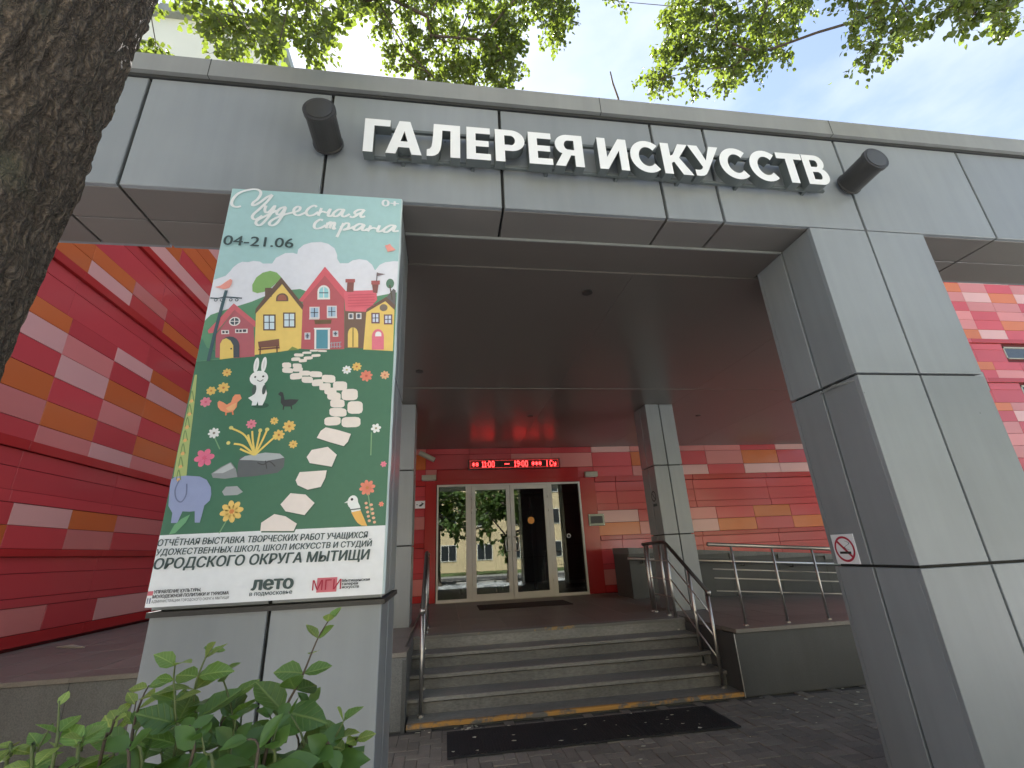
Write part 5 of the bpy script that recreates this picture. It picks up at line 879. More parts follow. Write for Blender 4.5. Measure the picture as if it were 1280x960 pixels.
# ================================================================== PORTICO BEAM AND CANOPY
cp = thing('portico_canopy', 'grey panelled portico beam and dark ceiling over the entrance', 'canopy', (2, 3.5, 3.9))
JX = [-6.6, -5.3, -4.05, -2.764, -2.288, -1.04, .217, 1.477, 1.949, 3.193, 4.471, 5.73, 7.0, 8.25, 9.5]
ZB, ZU = 3.902, 4.869
MB().box(-6.55, 9.45, .03, .634, ZB + .03, 5.0).build('core', 'joint_dark', cp)
for a, b in zip(JX, JX[1:]):
    if a != -2.764: 
        a2 = -4.05 if a == -4.05 else a; b2 = b
        if a == -4.05: b2 = -2.288
        MB().panel(FRONT(.03), a2 + .011, b2 - .011, ZB + .003, ZU - .008, -.001, .03 + random.uniform(-.0015, .0015), .004).build('fascia_panel', 'panel_grey', cp)
        MB().panel(BACK(.634), a2 + .011, b2 - .011, ZB + .003, ZU - .008, -.001, .03, .004).build('fascia_panel', 'panel_grey', cp)
    for y0, y1 in ((.032, .339), (.339, .632)):
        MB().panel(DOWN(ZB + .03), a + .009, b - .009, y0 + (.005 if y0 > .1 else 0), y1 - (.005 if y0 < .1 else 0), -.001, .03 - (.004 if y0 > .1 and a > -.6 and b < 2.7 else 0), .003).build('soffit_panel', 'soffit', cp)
MB().box(-6.6, 9.5, -.012, .69, ZU - .004, ZU + .022).build('cap_gap', 'joint_dark', cp)
MB().box(-6.62, 9.52, -.045, .71, ZU + .022, ZU + .185).build('cap', 'cap_metal', cp)
for x in (-4.9, -1.9, 1.05, 3.17, 6.2): MB().box(x - .0025, x + .0025, -.0465, .711, ZU + .021, ZU + .1865).build('cap_joint', 'joint_dark', cp)
MB().box(-1.25, 3.74, .70, 3.75, 3.90, 4.22).box(-1.25, 9.3, 3.752, 7.90, 3.90, 4.22).build('roof_slab', 'joint_dark', cp)
CX = [-1.25, 1.48, 3.74, 5.7, 7.7, 9.3]
for a, b in zip(CX, CX[1:]):
    for y0, y1 in ((.70, 3.742), (3.756, 7.895)) if a < 3.7 else ((3.756, 7.895),):
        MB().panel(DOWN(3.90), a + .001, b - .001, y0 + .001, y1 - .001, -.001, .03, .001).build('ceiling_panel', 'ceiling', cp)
MB().box(-.50, 2.67, .325, .70, 3.884, 3.893).build('ceiling_strip', 'ceiling', cp)
MB().box(-.50, 2.67, .322, .334, 3.878, 3.8985).build('edge_bead', 'cap_metal', cp)
MB().box(-1.25, 3.74, 3.744, 3.754, 3.862, 3.90).build('edge_bead', 'soffit', cp)
for x, y in ((1.145, 1.025), (-.53, 3.1), (1.337, 5.23), (4.6, 5.23), (7.0, 5.2)):
    MB().disc(DOWN(3.871), x, y, .05, .05, 0, .012, 20).build('ceiling_light', 'lamp_black', cp)
MB().box(-1.26, -1.25, .70, 7.90, 3.87, 4.22).build('slab_edge', 'cap_metal', cp)
MB().box(9.3, 9.31, 3.74, 7.9, 3.87, 4.22).build('slab_edge', 'cap_metal', cp)
MB().box(6.92, 9.31, 3.74, 3.751, 3.87, 4.22).build('slab_edge', 'cap_metal', cp)
# the front right corner of the ceiling is cut off at an angle
def wedge_panel(name, m, pts, z0, z1):
    n = len(pts); return MB().add([(x, y, z0) for x, y in pts] + [(x, y, z1) for x, y in pts], [tuple(range(n)), tuple(range(n, 2 * n))[::-1]] + [(i, (i + 1) % n, n + (i + 1) % n, n + i) for i in range(n)]).build(name, m, cp)
wedge_panel('ceiling_panel', 'ceiling', [(3.742, .702), (4.40, .702), (6.90, 3.740), (3.742, 3.740)], 3.870, 3.899)
wedge_panel('roof_slab', 'joint_dark', [(3.742, .702), (4.40, .702), (6.90, 3.750), (3.742, 3.750)], 3.901, 4.22)
wedge_panel('slab_edge', 'cap_metal', [(4.401, .702), (4.415, .702), (6.915, 3.739), (6.901, 3.739)], 3.870, 4.221)
# bare twig sticking up behind the parapet
tg = MB().tube([(1.40, .3, 5.02), (1.395, .3, 5.3), (1.41, .31, 5.55), (1.375, .3, 5.74), (1.37, .3, 5.885)], [.012, .011, .010, .009, .006], 7).build('bare_twig', 'bark_thin')
tag(tg, 'thin bare twig standing up behind the roof edge right of centre', 'twig')

# ================================================================== SIGN LETTERS
def arcp(cx, cz, rx, rz_, a0, a1, n=14):
    return [(cx + rx * math.cos(R_(a0 + (a1 - a0) * i / n)), cz + rz_ * math.sin(R_(a0 + (a1 - a0) * i / n))) for i in range(n + 1)]
def glyph(ch):
    """bold sans outlines in a unit-high box; returns (width, loops)"""
    t = .235; h = 1.0
    if ch == 'Г': return .62, [[(0, 0), (t, 0), (t, h - .2), (.62, h - .2), (.62, h), (0, h)]]
    if ch == 'Е': return .62, [[(0, 0), (.62, 0), (.62, .19), (t, .19), (t, .41), (.57, .41), (.57, .59), (t, .59), (t, .81), (.61, .81), (.61, h), (0, h)]]
    if ch == 'А': return .88, [[(0, 0), (.245, 0), (.305, .2), (.575, .2), (.635, 0), (.88, 0), (.575, h), (.305, h)], [(.355, .38), (.44, .70), (.525, .38)]]
    if ch == 'Л': return .80, [[(0, 0), (.06, 0), (.13, .005), (.2, .03), (.27, .09), (.32, .2), (.345, .36), (.36, .60), (.365, .81), (.565, .81), (.565, 0), (.80, 0), (.80, h), (.155, h), (.145, .70), (.13, .44), (.11, .29), (.07, .22), (0, .195)]]
    if ch in 'РЯ':
        o = [(0, 0), (t, 0), (t, .34), (.37, .34)] + arcp(.40, .67, .34, .33, -85, 85) + [(.37, h), (0, h)]
        i = [(t, .52), (.37, .52)] + arcp(.385, .67, .115, .15, -80, 80, 8) + [(.37, .82), (t, .82)]
        if ch == 'Р': return .74, [o, i]
        o = [(0, 0), (t, 0), (t, .345), (.335, .345), (.50, 0), (.765, 0), (.56, .40)] + arcp(.40, .67, .34, .33, -50, 85) + [(.37, h), (0, h)]
        m = .765; return m, [[(m - x, z) for x, z in o], [(m - x, z) for x, z in i]]
    if ch == 'И': return .80, [[(0, 0), (.22, 0), (.575, .62), (.575, 0), (.80, 0), (.80, h), (.58, h), (.225, .38), (.225, h), (0, h)]]
    if ch == 'С':
        o = arcp(.47, .5, .47, .515, 48, 312, 26); i = arcp(.47, .5, .225, .30, 312, 48, 22)
        o = [(x, z) for x, z in o]; i = [(.47 + .235 * math.cos(R_(a)), .5 + .31 * math.sin(R_(a))) for a in [318 - 276 * k / 22 for k in range(23)]]
        return .82, [o + i]
    if ch == 'К': return .80, [[(0, 0), (t, 0), (t, .35), (.31, .40), (.51, 0), (.80, 0), (.475, .545), (.77, h), (.50, h), (.30, .62), (t, .60), (t, h), (0, h)]]
    if ch == 'У': return .80, [[(.08, .005), (.18, 0), (.27, .015), (.345, .07), (.41, .18), (.80, h), (.555, h), (.405, .52), (.25, h), (0, h), (.29, .30), (.255, .225), (.20, .195), (.12, .19), (.075, .20)]]
    if ch == 'Т': return .74, [[(.25, 0), (.49, 0), (.49, .80), (.74, .80), (.74, h), (0, h), (0, .80), (.25, .80)]]
    if ch == 'В':
        o = [(0, 0), (.43, 0)] + arcp(.45, .285, .29, .285, -85, 62, 12) + arcp(.43, .745, .26, .255, -38, 85, 12) + [(.40, h), (0, h)]
        return .75, [o, [(t, .17), (.42, .17)] + arcp(.42, .295, .085, .125, -80, 80, 6) + [(.42, .425), (t, .425)], [(t, .595), (.40, .595)] + arcp(.40, .71, .075, .115, -80, 80, 6) + [(.40, .83), (t, .83)]]
sg = thing('gallery_sign', 'white raised block letters reading ГАЛЕРЕЯ ИСКУССТВ on the grey beam', 'sign', (1.05, -.05, 4.2))
LET = [('Г', -.763, -.588), ('А', -.612, -.365), ('Л', -.330, -.096), ('Е', -.050, .124), ('Р', .158, .376), ('Е', .404, .580), ('Я', .598, .818), ('И', .936, 1.168),
       ('С', 1.19, 1.428), ('К', 1.448, 1.682), ('У', 1.678, 1.935), ('С', 1.925, 2.168), ('С', 2.182, 2.424), ('Т', 2.436, 2.662), ('В', 2.668, 2.872)]
for i, (ch, x0, x1) in enumerate(LET):
    wd, loops = glyph(ch); me = curve_mesh(loops=loops, extrude=.5)
    z0 = 4.198 + .004 * (x0 + .7); H_ = .305
    b = MB()
    for p in me.polygons:
        b.mi = 0 if p.normal.z > .9 and abs(p.center.z - .5) < .01 else 1
        b.add([(x0 + me.vertices[v].co.x / wd * (x1 - x0), -.095 - me.vertices[v].co.z * .075, z0 + me.vertices[v].co.y * H_) for v in p.vertices], [tuple(range(len(p.vertices)))])
    b.build('letter', ['letter_white', 'letter_side'], sg, fix=False); bpy.data.meshes.remove(me)
for z in (4.222, 4.495):
    MB().box(-.76, 2.87, -.055, -.034, z, z + .022).build('rail', 'letter_side', sg)
for x in (-.5, .0, .55, 1.1, 1.6, 2.1, 2.7):
    for z in (4.217, 4.49): MB().box(x - .012, x + .012, -.035, .004, z, z + .032).build('bracket', 'letter_side', sg)

# ================================================================== FLOODLIGHTS ON THE BEAM
def floodlight(p, d, L, r, label):
    t = thing('floodlight', label, 'floodlight', p, 'floodlights on the beam')
    p = Vector(p); d = Vector(d).normalized()
    MB().tube([p, p + d * L * .05, p + d * L * .06, p + d * L * .88, p + d * L * .89, p + d * L], [r * 1.06, r * 1.06, r, r, r * 1.07, r * 1.07], 28).build('housing', 'lamp_black', t, smooth=False)
    e = p + d * L; MB().tube([e - d * .002, e + d * .004], r * .86, 24).build('lens', 'lamp_lens', t)
    MB().box(p.x - .03, p.x + .03, -.03, .004, p.z - .035, p.z + .035).build('bracket', 'lamp_black', t)
floodlight((3.147, -.035, 4.335), (0, -1, .03), .27, .098, 'dark cylindrical floodlight on the beam right of the sign letters')
floodlight((-1.02, -.035, 4.34), (0, -1, .03), .27, .098, 'dark cylindrical floodlight on the beam left of the sign letters')

# ================================================================== POSTER
PX, PZ, PW, PH = -1.585, 1.40, 1.085, 2.498
po = thing('exhibition_poster', 'tall children exhibition poster with painted houses, path and white rabbit on the front column', 'poster', (-1.04, -.03, PZ))
def PP(lay): return lambda a, o, b: (PX + a, -.030 - lay - o, PZ + b)
# vinyl sheet, slightly slack at the right edge
b = MB(); n = 30; vs = []
for k in range(n + 1):
    z = PZ + PH * k / n; sl = .008 * noise.noise((0, 0, z * 1.7)) + .004 * noise.noise((3, 0, z * 5))
    vs += [(PX - .002, .02, z), (PX - .002, -.029, z), (PX + PW + .004, -.029, z), (PX + PW + .010 + sl, -.012, z), (PX + PW + .002, .02, z)]
fs = [(k * 5 + q, k * 5 + 1 + q, k * 5 + 6 + q, k * 5 + 5 + q) for k in range(n) for q in range(4)]
b.add(vs, fs).build('sheet', 'vinyl_edge', po)
parts = {}; lays = {}
def smooth_line(pts, sub=6):
    if len(pts) < 3: return pts
    out = []
    for i in range(len(pts) - 1):
        p0, p1, p2, p3 = [Vector(pts[max(0, min(len(pts) - 1, i + k))]) for k in (-1, 0, 1, 2)]
        for s in range(sub):
            t = s / sub; out.append(.5 * ((2 * p1) + (p2 - p0) * t + (2 * p0 - 5 * p1 + 4 * p2 - p3) * t * t + (3 * p1 - p0 - 3 * p2 + p3) * t ** 3))
    return [tuple(q) for q in out] + [pts[-1]]
def tri_fill(pts):
    from mathutils.geometry import tessellate_polygon
    return tessellate_polygon([[Vector((x, z, 0)) for x, z in pts]])
for ai, it in enumerate(ART):
    part, lay, kind, data = it[:4]; col = it[-1] if kind != 'f' else it[4]
    if kind == 'f' or part in ('bird_print', 'tree_print'): key = '%s#%d' % (part, ai)
    elif part == 'flower_print': key = 'sprig_print'
    else: key = part
    b = parts.setdefault(key, MB()); b.c = col
    P = PP(.0006 + lay * .0009 + ai * .0000025)
    if kind == 'p': b.add([P(x, 0, z) for x, z in data], [tuple(f) for f in tri_fill(data)])
    elif kind == 'e':
        x, z, rx, rz2 = data; m_ = 18; b.add([P(x + rx * math.cos(2 * math.pi * k / m_), 0, z + rz2 * math.sin(2 * math.pi * k / m_)) for k in range(m_)], [tuple(range(m_))])
    elif kind == 'l':
        wdt = it[4]; L_ = smooth_line(data); vs = []
        for i, pt in enumerate(L_):
            a = Vector(L_[max(0, i - 1)]); c = Vector(L_[min(len(L_) - 1, i + 1)]); d = (c - a); d = d.normalized() if d.length else Vector((1, 0)); nn = Vector((-d.y, d.x)) * wdt / 2
            wv = 1 if part != 'script_title' else .72 + .38 * abs(d.y)
            vs += [P(pt[0] + nn.x * wv, i * .000005, pt[1] + nn.y * wv), P(pt[0] - nn.x * wv, i * .000005, pt[1] - nn.y * wv)]
        b.add(vs, [(2 * i, 2 * i + 1, 2 * i + 3, 2 * i + 2) for i in range(len(L_) - 1)])
    elif kind == 'f':
        x, z, r, n_ = data
        for k in range(n_):
            a = 2 * math.pi * k / n_ + .2; cx, cz = x + r * .6 * math.cos(a), z + r * .6 * math.sin(a)
            pts = []
            for j in range(10):
                q_ = 2 * math.pi * j / 10; u, v_ = r * .42 * math.cos(q_), r * (.26 if n_ >= 8 else .32) * math.sin(q_)
                pts.append(P(min(max(cx + u * math.cos(a) - v_ * math.sin(a), 0), PW), 0, cz + u * math.sin(a) + v_ * math.cos(a)))
            b.add(pts, [tuple(range(10))])
        b.c = it[5]; P2 = PP(.0006 + lay * .0009 + .0005); b.add([P2(min(x + r * .25 * math.cos(k * .63), PW), 0, z + r * .25 * math.sin(k * .63)) for k in range(10)], [tuple(range(10))])
for part, b in parts.items():
    o = b.build(part.split('#')[0], 'print', po, fix=False)
    if part == 'sprig_print': o['kind'] = 'stuff'
TP = lambda lay=.0095: (lambda a, o, b: (PX + a, -.030 - lay - o, PZ + b))
text_flat('date_text', '04-21.06', .014, .430, 2.049, 2.124, TP(), po, 'ink_dark', .0015)
text_flat('age_text', '0+', .955, 1.072, 2.42, 2.478, TP(), po, 'print_white', .003)
text_flat('caption_text', 'ОТЧЁТНАЯ ВЫСТАВКА ТВОРЧЕСКИХ РАБОТ УЧАЩИХСЯ', .001, .999, .274, .305, TP(), po, 'ink_dark', .0010, shear=.12)
text_flat('caption_text', 'УДОЖЕСТВЕННЫХ ШКОЛ, ШКОЛ ИСКУССТВ И СТУДИЙ', .004, 1.023, .231, .260, TP(), po, 'ink_dark', .0010, shear=.12)
text_flat('caption_text', 'ОРОДСКОГО ОКРУГА МЫТИЩИ', .003, 1.016, .168, .217, TP(), po, 'ink_dark', .0022, shear=.12)
text_flat('small_text', 'УПРАВЛЕНИЕ КУЛЬТУРЫ,', .029, .236, .060, .0745, TP(), po, 'ink_black', .0006)
text_flat('small_text', 'МОЛОДЕЖНОЙ ПОЛИТИКИ И ТУРИЗМА', .027, .363, .039, .0535, TP(), po, 'ink_black', .0006)
text_flat('small_text', 'АДМИНИСТРАЦИИ ГОРОДСКОГО ОКРУГА МЫТИЩИ', .027, .366, .0195, .031, TP(), po, 'ink_black')
text_flat('summer_logo', 'лето', .460, .657, .051, .112, TP(), po, 'ink_dark', .0042)
text_flat('summer_logo', 'в подмосковье', .457, .654, .026, .0455, TP(), po, 'ink_dark', .0005)
MB().panel(PP(.0045), .766, .862, .024, .091, 0, .0006, .0001).build('logo_square', 'ink_pink', po)
text_flat('logo_text', 'МГИ', .746, .884, .035, .082, TP(), po, 'ink_red')
for k, s in enumerate(('Мытищинская', 'галерея', 'искусств')):
    text_flat('logo_text', s, .888, (1.022, .965, .971)[k], (.067, .052, .037)[k], (.080, .065, .050)[k], TP(), po, 'ink_black', .0005)
MB().panel(PP(.0045), .0005, .024, .052, .071, 0, .0006, .0001).build('logo_square', 'ink_pink', po)
MB().panel(PP(.0045), .004, .009, .017, .041, 0, .0006, .0001).panel(PP(.0045), .014, .020, .017, .041, 0, .0006, .0001).build('logo_square', 'ink_blue', po)

# ================================================================== LED DISPLAY
GL = {'*': '00000,00100,10101,01110,10101,00100,00000', '1': '010,110,010,010,010,010,111', '0': '01110,10001,10001,10001,10001,10001,01110', ':': '0,0,1,0,1,0,0', '9': '01110,10001,10001,01111,00001,00010,01100',
      '-': '00000000,00000000,00000000,11111111,00000000,00000000,00000000', '|': '1,1,1,1,1,1,1', 'С': '01110,10001,10000,10000,10000,10001,01110', 'у': '00000,00000,10001,10001,01111,00001,01110', ' ': '00,00,00,00,00,00,00'}
ld = thing('led_display', 'long red lit display showing opening hours above the glass doors', 'display', (1.41, 7.9, 3.37))
LX0, LX1, LZ0, LZ1 = .335, 2.480, 3.375, 3.60
MB().box(LX0, LX1, 7.84, 7.915, LZ0, LZ1).build('housing', 'black_plastic', ld)
MB().box(LX0 + .03, LX1 - .03, 7.836, 7.842, LZ0 + .022, LZ1 - .022).build('screen', 'led_back', ld)
dots = MB(); dim = MB(); hp, vp = .0128, .0195
def dot(b, x, z, rx, rz2): b.box(x - rx, x + rx, 7.829, 7.835, z - rz2, z + rz2)
zt_ = LZ1 - .055; SW = LX1 - LX0
for token, fx in (('**', .045), ('11:00', .15), ('-', .395), ('19:00', .50), ('***', .69), ('|', .855), ('Су', .89)):
    cx_ = LX0 + fx * SW
    for ch in token:
        g_ = GL[ch].split(',')
        for ri, row in enumerate(g_):
            for ci, v in enumerate(row):
                if v == '1': dot(dots, cx_ + ci * hp, zt_ - ri * vp, .0052, .0080)
        cx_ += (len(g_[0]) + 1.35) * hp
x = LX0 + .045
while x < LX1 - .04:
    dot(dim, x, LZ1 - .029, .004, .004); dot(dim, x, LZ0 + .029, .004, .004); x += .03
z = LZ0 + .034
while z < LZ1 - .03:
    dot(dim, LX0 + .045, z, .004, .004); dot(dim, LX1 - .045, z, .004, .004); z += .03
tag(dots.build('lit_diodes', 'led', ld), kind='stuff'); tag(dim.build('border_diodes', 'led_dim', ld), kind='stuff')

# ================================================================== SMALL THINGS ON THE WALLS
pq = thing('wall_plaque', 'small grey green metal plaque on the red wall right of the doors', 'plaque', (3.24, 7.9, 2.04))
MB().panel(FRONT(7.895), 3.055, 3.43, 2.05, 2.31, 0, .02, .006).build('plate', 'plaque_metal', pq)
MB().box(3.10, 3.385, 7.872, 7.876, 2.10, 2.26).build('inscription', 'lamp_black', pq)
for x in (3.075, 3.41):
    for z in (2.07, 2.29): MB().disc(FRONT(7.875), x, z, .009, .009, 0, .008, 12).build('screw', 'steel', pq)
for x0, x1, lb in ((-.70, -.385, 'beige box lamp on the red wall left of the doors'), (3.06, 3.365, 'beige box lamp on the red wall above the plaque')):
    t = thing('wall_lamp', lb, 'lamp', ((x0 + x1) / 2, 7.9, 3.15), 'beige wall lamps')
    MB().panel(FRONT(7.9), x0, x1, 3.155, 3.27, 0, .09, .012).build('housing', 'lamp_beige', t); MB().box(x0 + .02, x1 - .02, 7.82, 7.895, 3.148, 3.154).build('lens', 'print_white', t)
cm = thing('security_camera', 'small grey security camera under the ceiling left of the doors', 'camera', (-.6, 7.9, 3.7))
MB().tube([(-.75, 7.55, 3.72), (-.42, 7.60, 3.56)], .055, 16).build('body', 'lamp_beige', cm); MB().tube([(-.425, 7.60, 3.562), (-.41, 7.602, 3.555)], .042, 16).build('lens', 'lamp_black', cm)
MB().tube([(-.66, 7.56, 3.70), (-.66, 7.75, 3.76), (-.66, 7.93, 3.76)], .018, 10).build('arm', 'lamp_beige', cm)
ns = thing('direction_sign', 'small white sign with a dark arrow on the red wall left of the doors', 'sign', (-.72, 7.9, 2.6))
MB().panel(FRONT(7.91), -.83, -.605, 2.56, 2.72, 0, .008, .002).build('plate', 'print_white', ns)
MB().add([(-.70, 7.899, 2.60), (-.64, 7.899, 2.66), (-.70, 7.899, 2.69), (-.69, 7.899, 2.66), (-.75, 7.899, 2.62), (-.74, 7.899, 2.60)], [(0, 1, 2, 3, 4, 5)]).disc(FRONT(7.901), -.79, 2.64, .012, .012, 0, .002, 12).build('arrow', 'ink_black', ns)
# no smoking sign on the side of the right front column
s1 = thing('no_smoking_sign', 'square white no smoking sign on the side of the right front column', 'sign', (2.678, .52, 1.38))
P = SIDE_N(2.679)
MB().panel(P, .422, .624, 1.384, 1.586, 0, .004, .001).build('plate', 'print_white', s1)
# the bar falls from the far upper to the near lower side
q2 = MB().disc(P, .523, 1.485, .088, .088, 0, .0052, 40, .83)
q2.add([P(.523 + .058, .0054, 1.485 + .046), P(.523 + .046, .0054, 1.485 + .058), P(.523 - .058, .0054, 1.485 - .046), P(.523 - .046, .0054, 1.485 - .058)], [(0, 1, 2, 3)])
q2.build('prohibition_ring', 'ink_red', s1)
MB().panel(P, .475, .573, 1.452, 1.468, .004, .0058, .0002).build('cigarette', 'ink_black', s1)
sm = []
for k in range(15): sm.append((.482 + .03 * math.sin(k * .45) + .002 * k, 1.478 + k * .0045))
vs = []; [vs.extend([P(a - .003, .0056, z), P(a + .003, .0056, z)]) for a, z in sm]
MB().add(vs, [(2 * k, 2 * k + 1, 2 * k + 3, 2 * k + 2) for k in range(14)]).build('smoke_curl', 'ink_dark', s1)
s2 = thing('no_smoking_mark', 'round black no smoking mark on the slim rear column by the railing', 'sign', (3.22, 4.72, 2.25))
P = SIDE_N(3.22); mk = MB().disc(P, 4.70, 2.33, .085, .085, 0, .003, 28, .8)
mk.add([P(4.70 + .05, .0032, 2.33 + .06), P(4.70 + .06, .0032, 2.33 + .05), P(4.70 - .05, .0032, 2.33 - .06), P(4.70 - .06, .0032, 2.33 - .05)], [(0, 1, 2, 3)]).build('ring', 'ink_black', s2)
MB().panel(P, 4.62, 4.76, 2.17, 2.21, 0, .003, .0005).build('caption_bar', 'ink_dark', s2)
# mats
m1 = thing('rubber_mat', 'long black ribbed rubber mat on the paving before the steps', 'mat', (1.15, 2.25, 0))
for k in range(3):
    a = -.16 + k * .873; MB().box(a + .002, a + .871, 1.97, 2.57, .004, .016).build('mat_section', 'rubber', m1)
    rb = MB()
    for j in range(29): rb.box(a + .02 + j * .029, a + .034 + j * .029, 1.99, 2.55, .016, .021)
    tag(rb.build('rib', 'rubber', m1), kind='stuff')
m2 = MB().panel(UP(ZL), .42, 2.09, 6.15, 6.92, .0005, .014, .006).build('door_mat', 'door_mat'); tag(m2, 'dark brown doormat on the landing in front of the doors', 'mat')
dk = MB().tube([(-5.15, 4.87, .676), (-4.93, 4.77, .682), (-4.72, 4.68, .676)], [.012, .028, .012], 10).build('stray_bar', 'lamp_beige'); tag(dk, 'short dark bar lying on the left terrace by the red wall', 'bar')
# fallen petals and leaf scraps
pt = MB(); rp_ = random.Random(8)
for k in range(84):
    if k < 24: x, y, z = rp_.uniform(-.15, 2.4), rp_.uniform(1.98, 2.56), .022
    elif k < 44: x, y, z = rp_.uniform(-.5, .25), rp_.uniform(2.58, 2.72), .004
    elif k < 70: x, y, z = rp_.uniform(-.5, 3.6), rp_.uniform(1.0, 2.7), .005
    else: x, y, z = rp_.uniform(3.1, 4.6), rp_.uniform(1.9, 2.7), .005
    a = rp_.uniform(0, 6.3); s = rp_.uniform(.006, .026); e = rp_.uniform(.35, .8)
    pt.add([(x + s * math.cos(a + t_) * 1, y + s * e * math.sin(a + t_), z + .002 + rp_.uniform(0, .005)) for t_ in (0, 1.2, 2.3, 3.4, 4.6)], [(0, 1, 2, 3, 4)])
tag(pt.build('fallen_petals', 'petal'), 'pale fallen petals scattered on the mat and paving', 'petals', kind='stuff')

# ================================================================== RAILINGS AND PARAPET
def stair_rail(x, label, sgn):
    t = thing('stair_railing', label, 'railing', (x, 3.4, .05), 'stair railings')
    top = [(x, 4.62, 1.60), (x, 3.86, 1.61), (x, 2.95, 1.03)]
    MB().tube([(x, 4.66, 1.595), (x, 4.0, 1.612), (x, 3.90, 1.605), (x, 3.82, 1.57), (x, 2.93, 1.02)], .024, 14).build('handrail', 'rail_dark', t, smooth=True)
    def zt(y): return 1.60 if y > 3.86 else 1.61 - (3.86 - y) * .637
    for y, zb in ((4.60, ZL), (4.50, ZL), (4.08, ZL), (3.88, .50), (3.33, .20), (2.955, .05)):
        MB().tube([(x, y, zb), (x, y, zt(y) - .02)], .019, 12).build('post', 'steel', t, smooth=True)
        MB().tube([(x, y, zb), (x, y, zb + .018)], .034, 14).build('post_foot', 'steel', t)
    for d in (.24, .48, .70):
        MB().tube([(x + .0, 3.88, 1.61 - d), (x, 2.955, 1.03 - d)], .009, 8).build('bar', 'steel', t, smooth=True)
        MB().tube([(x, 4.50, 1.60 - d), (x, 3.88, 1.60 - d)], .009, 8).build('bar', 'steel', t, smooth=True)
    MB().tube([(x, 2.945, 1.0), (x, 2.93, 1.02), (x, 2.925, 1.04)], .030, 12).build('end_cap', 'steel', t, smooth=True)
stair_rail(-.42, 'steel stair railing with dark handrail on the left of the steps', -1)
stair_rail(2.90, 'steel stair railing with dark handrail on the right of the steps', 1)
rr = thing('ramp_railing', 'steel railing with thin horizontal bars along the front of the ramp', 'railing', (5, 2.9, .65))
zr = lambda x: 1.57 - .075 * (x - 2.8)
MB().tube([(2.98, 2.9, zr(2.98)), (9.4, 2.9, zr(9.4))], .022, 14).build('handrail', 'steel', rr, smooth=True)
for k in range(12):
    x = 3.28 + .54 * k; MB().tube([(x, 2.9, ZL), (x, 2.9, zr(x) - .01)], .013, 12).build('post', 'steel', rr, smooth=True); MB().tube([(x, 2.9, ZL), (x, 2.9, ZL + .012)], .03, 14).build('post_foot', 'steel', rr)
for d in (.28, .38, .52):
    MB().tube([(3.0, 2.905, zr(3.0) - d), (9.4, 2.905, zr(9.4) - d)], .008, 8).build('bar', 'steel', rr, smooth=True)
pw = thing('ramp_parapet', 'dark granite parapet wall with steel handrail behind the ramp', 'wall', (6, 6.6, .6))
zp = lambda x: 1.55 - .069 * (x - 3.4)
def wedge(b, x0, x1, y0, y1, z0, za, zb):
    return b.add([(x0, y0, z0), (x1, y0, z0), (x1, y1, z0), (x0, y1, z0), (x0, y0, za), (x1, y0, zb), (x1, y1, zb), (x0, y1, za)], [(3, 2, 1, 0), (4, 5, 6, 7), (0, 1, 5, 4), (1, 2, 6, 5), (2, 3, 7, 6), (3, 0, 4, 7)])
x = 3.36
while x < 9.2:
    wedge(MB(), x + .002, x + 1.046, 6.5, 7.35, .3, zp(x) - .04, zp(x + 1.05) - .04).build('wall_slab', 'granite_dark', pw)
    wedge(MB(), x + .001, x + 1.048, 6.47, 7.38, zp(x + 1.05) - .045, zp(x), zp(x + 1.05)).build('coping', 'granite', pw); x += 1.05
MB().tube([(3.3, 6.40, zp(3.3) - .20), (9.2, 6.40, zp(9.2) - .20)], .026, 14).build('handrail', 'steel', pw, smooth=True)
for k in range(6):
    x = 3.6 + k * 1.05; MB().tube([(x, 6.40, zp(x) - .20), (x, 6.42, zp(x) - .27), (x, 6.505, zp(x) - .27)], .011, 8).build('bracket', 'rail_dark', pw, smooth=True)

# ================================================================== VEGETATION
def leaf_points(L, W, fold=.18, curl=.12, heart=True):
    """a leaf along +y with a folded midrib and a bent tip: 9 points, 8 faces"""
    prof = [(0, 0.02), (.22, .46), (.5, .5), (.78, .27), (1, 0)] if heart else [(0, .02), (.25, .38), (.5, .5), (.78, .30), (1, 0)]
    mid = [(0, L * t, -curl * L * t * t) for t, _ in prof]
    vs = list(mid)
    for sgn in (-1, 1):
        for t, w_ in prof[1:-1]: vs.append((sgn * w_ * W, L * t, -curl * L * t * t + fold * w_ * W))
    fs = []
    for s0, flip in ((5, 0), (8, 1)):
        f = [(0, 1, s0), (1, 2, s0 + 1, s0), (2, 3, s0 + 2, s0 + 1), (3, 4, s0 + 2)]
        fs += [q[::-1] if flip else q for q in f]
    return vs, fs
def put_leaves(b, items, rnd, L=(.05, .085)):
    vs_all = []
    for pos, dirv in items:
        l = rnd.uniform(*L); vs, fs = leaf_points(l, l * .86, rnd.uniform(.05, .35), rnd.uniform(0, .35))
        d = Vector(dirv); d = (d + Vector((rnd.gauss(0, .45), rnd.gauss(0, .45), rnd.gauss(-.55, .4)))).normalized()
        up = Vector((rnd.gauss(0, .5), rnd.gauss(0, .5), 1)).normalized(); x = d.cross(up).normalized(); z = x.cross(d)
        p = Vector(pos); b.add([p + x * v[0] + d * v[1] + z * v[2] for v in vs], fs)
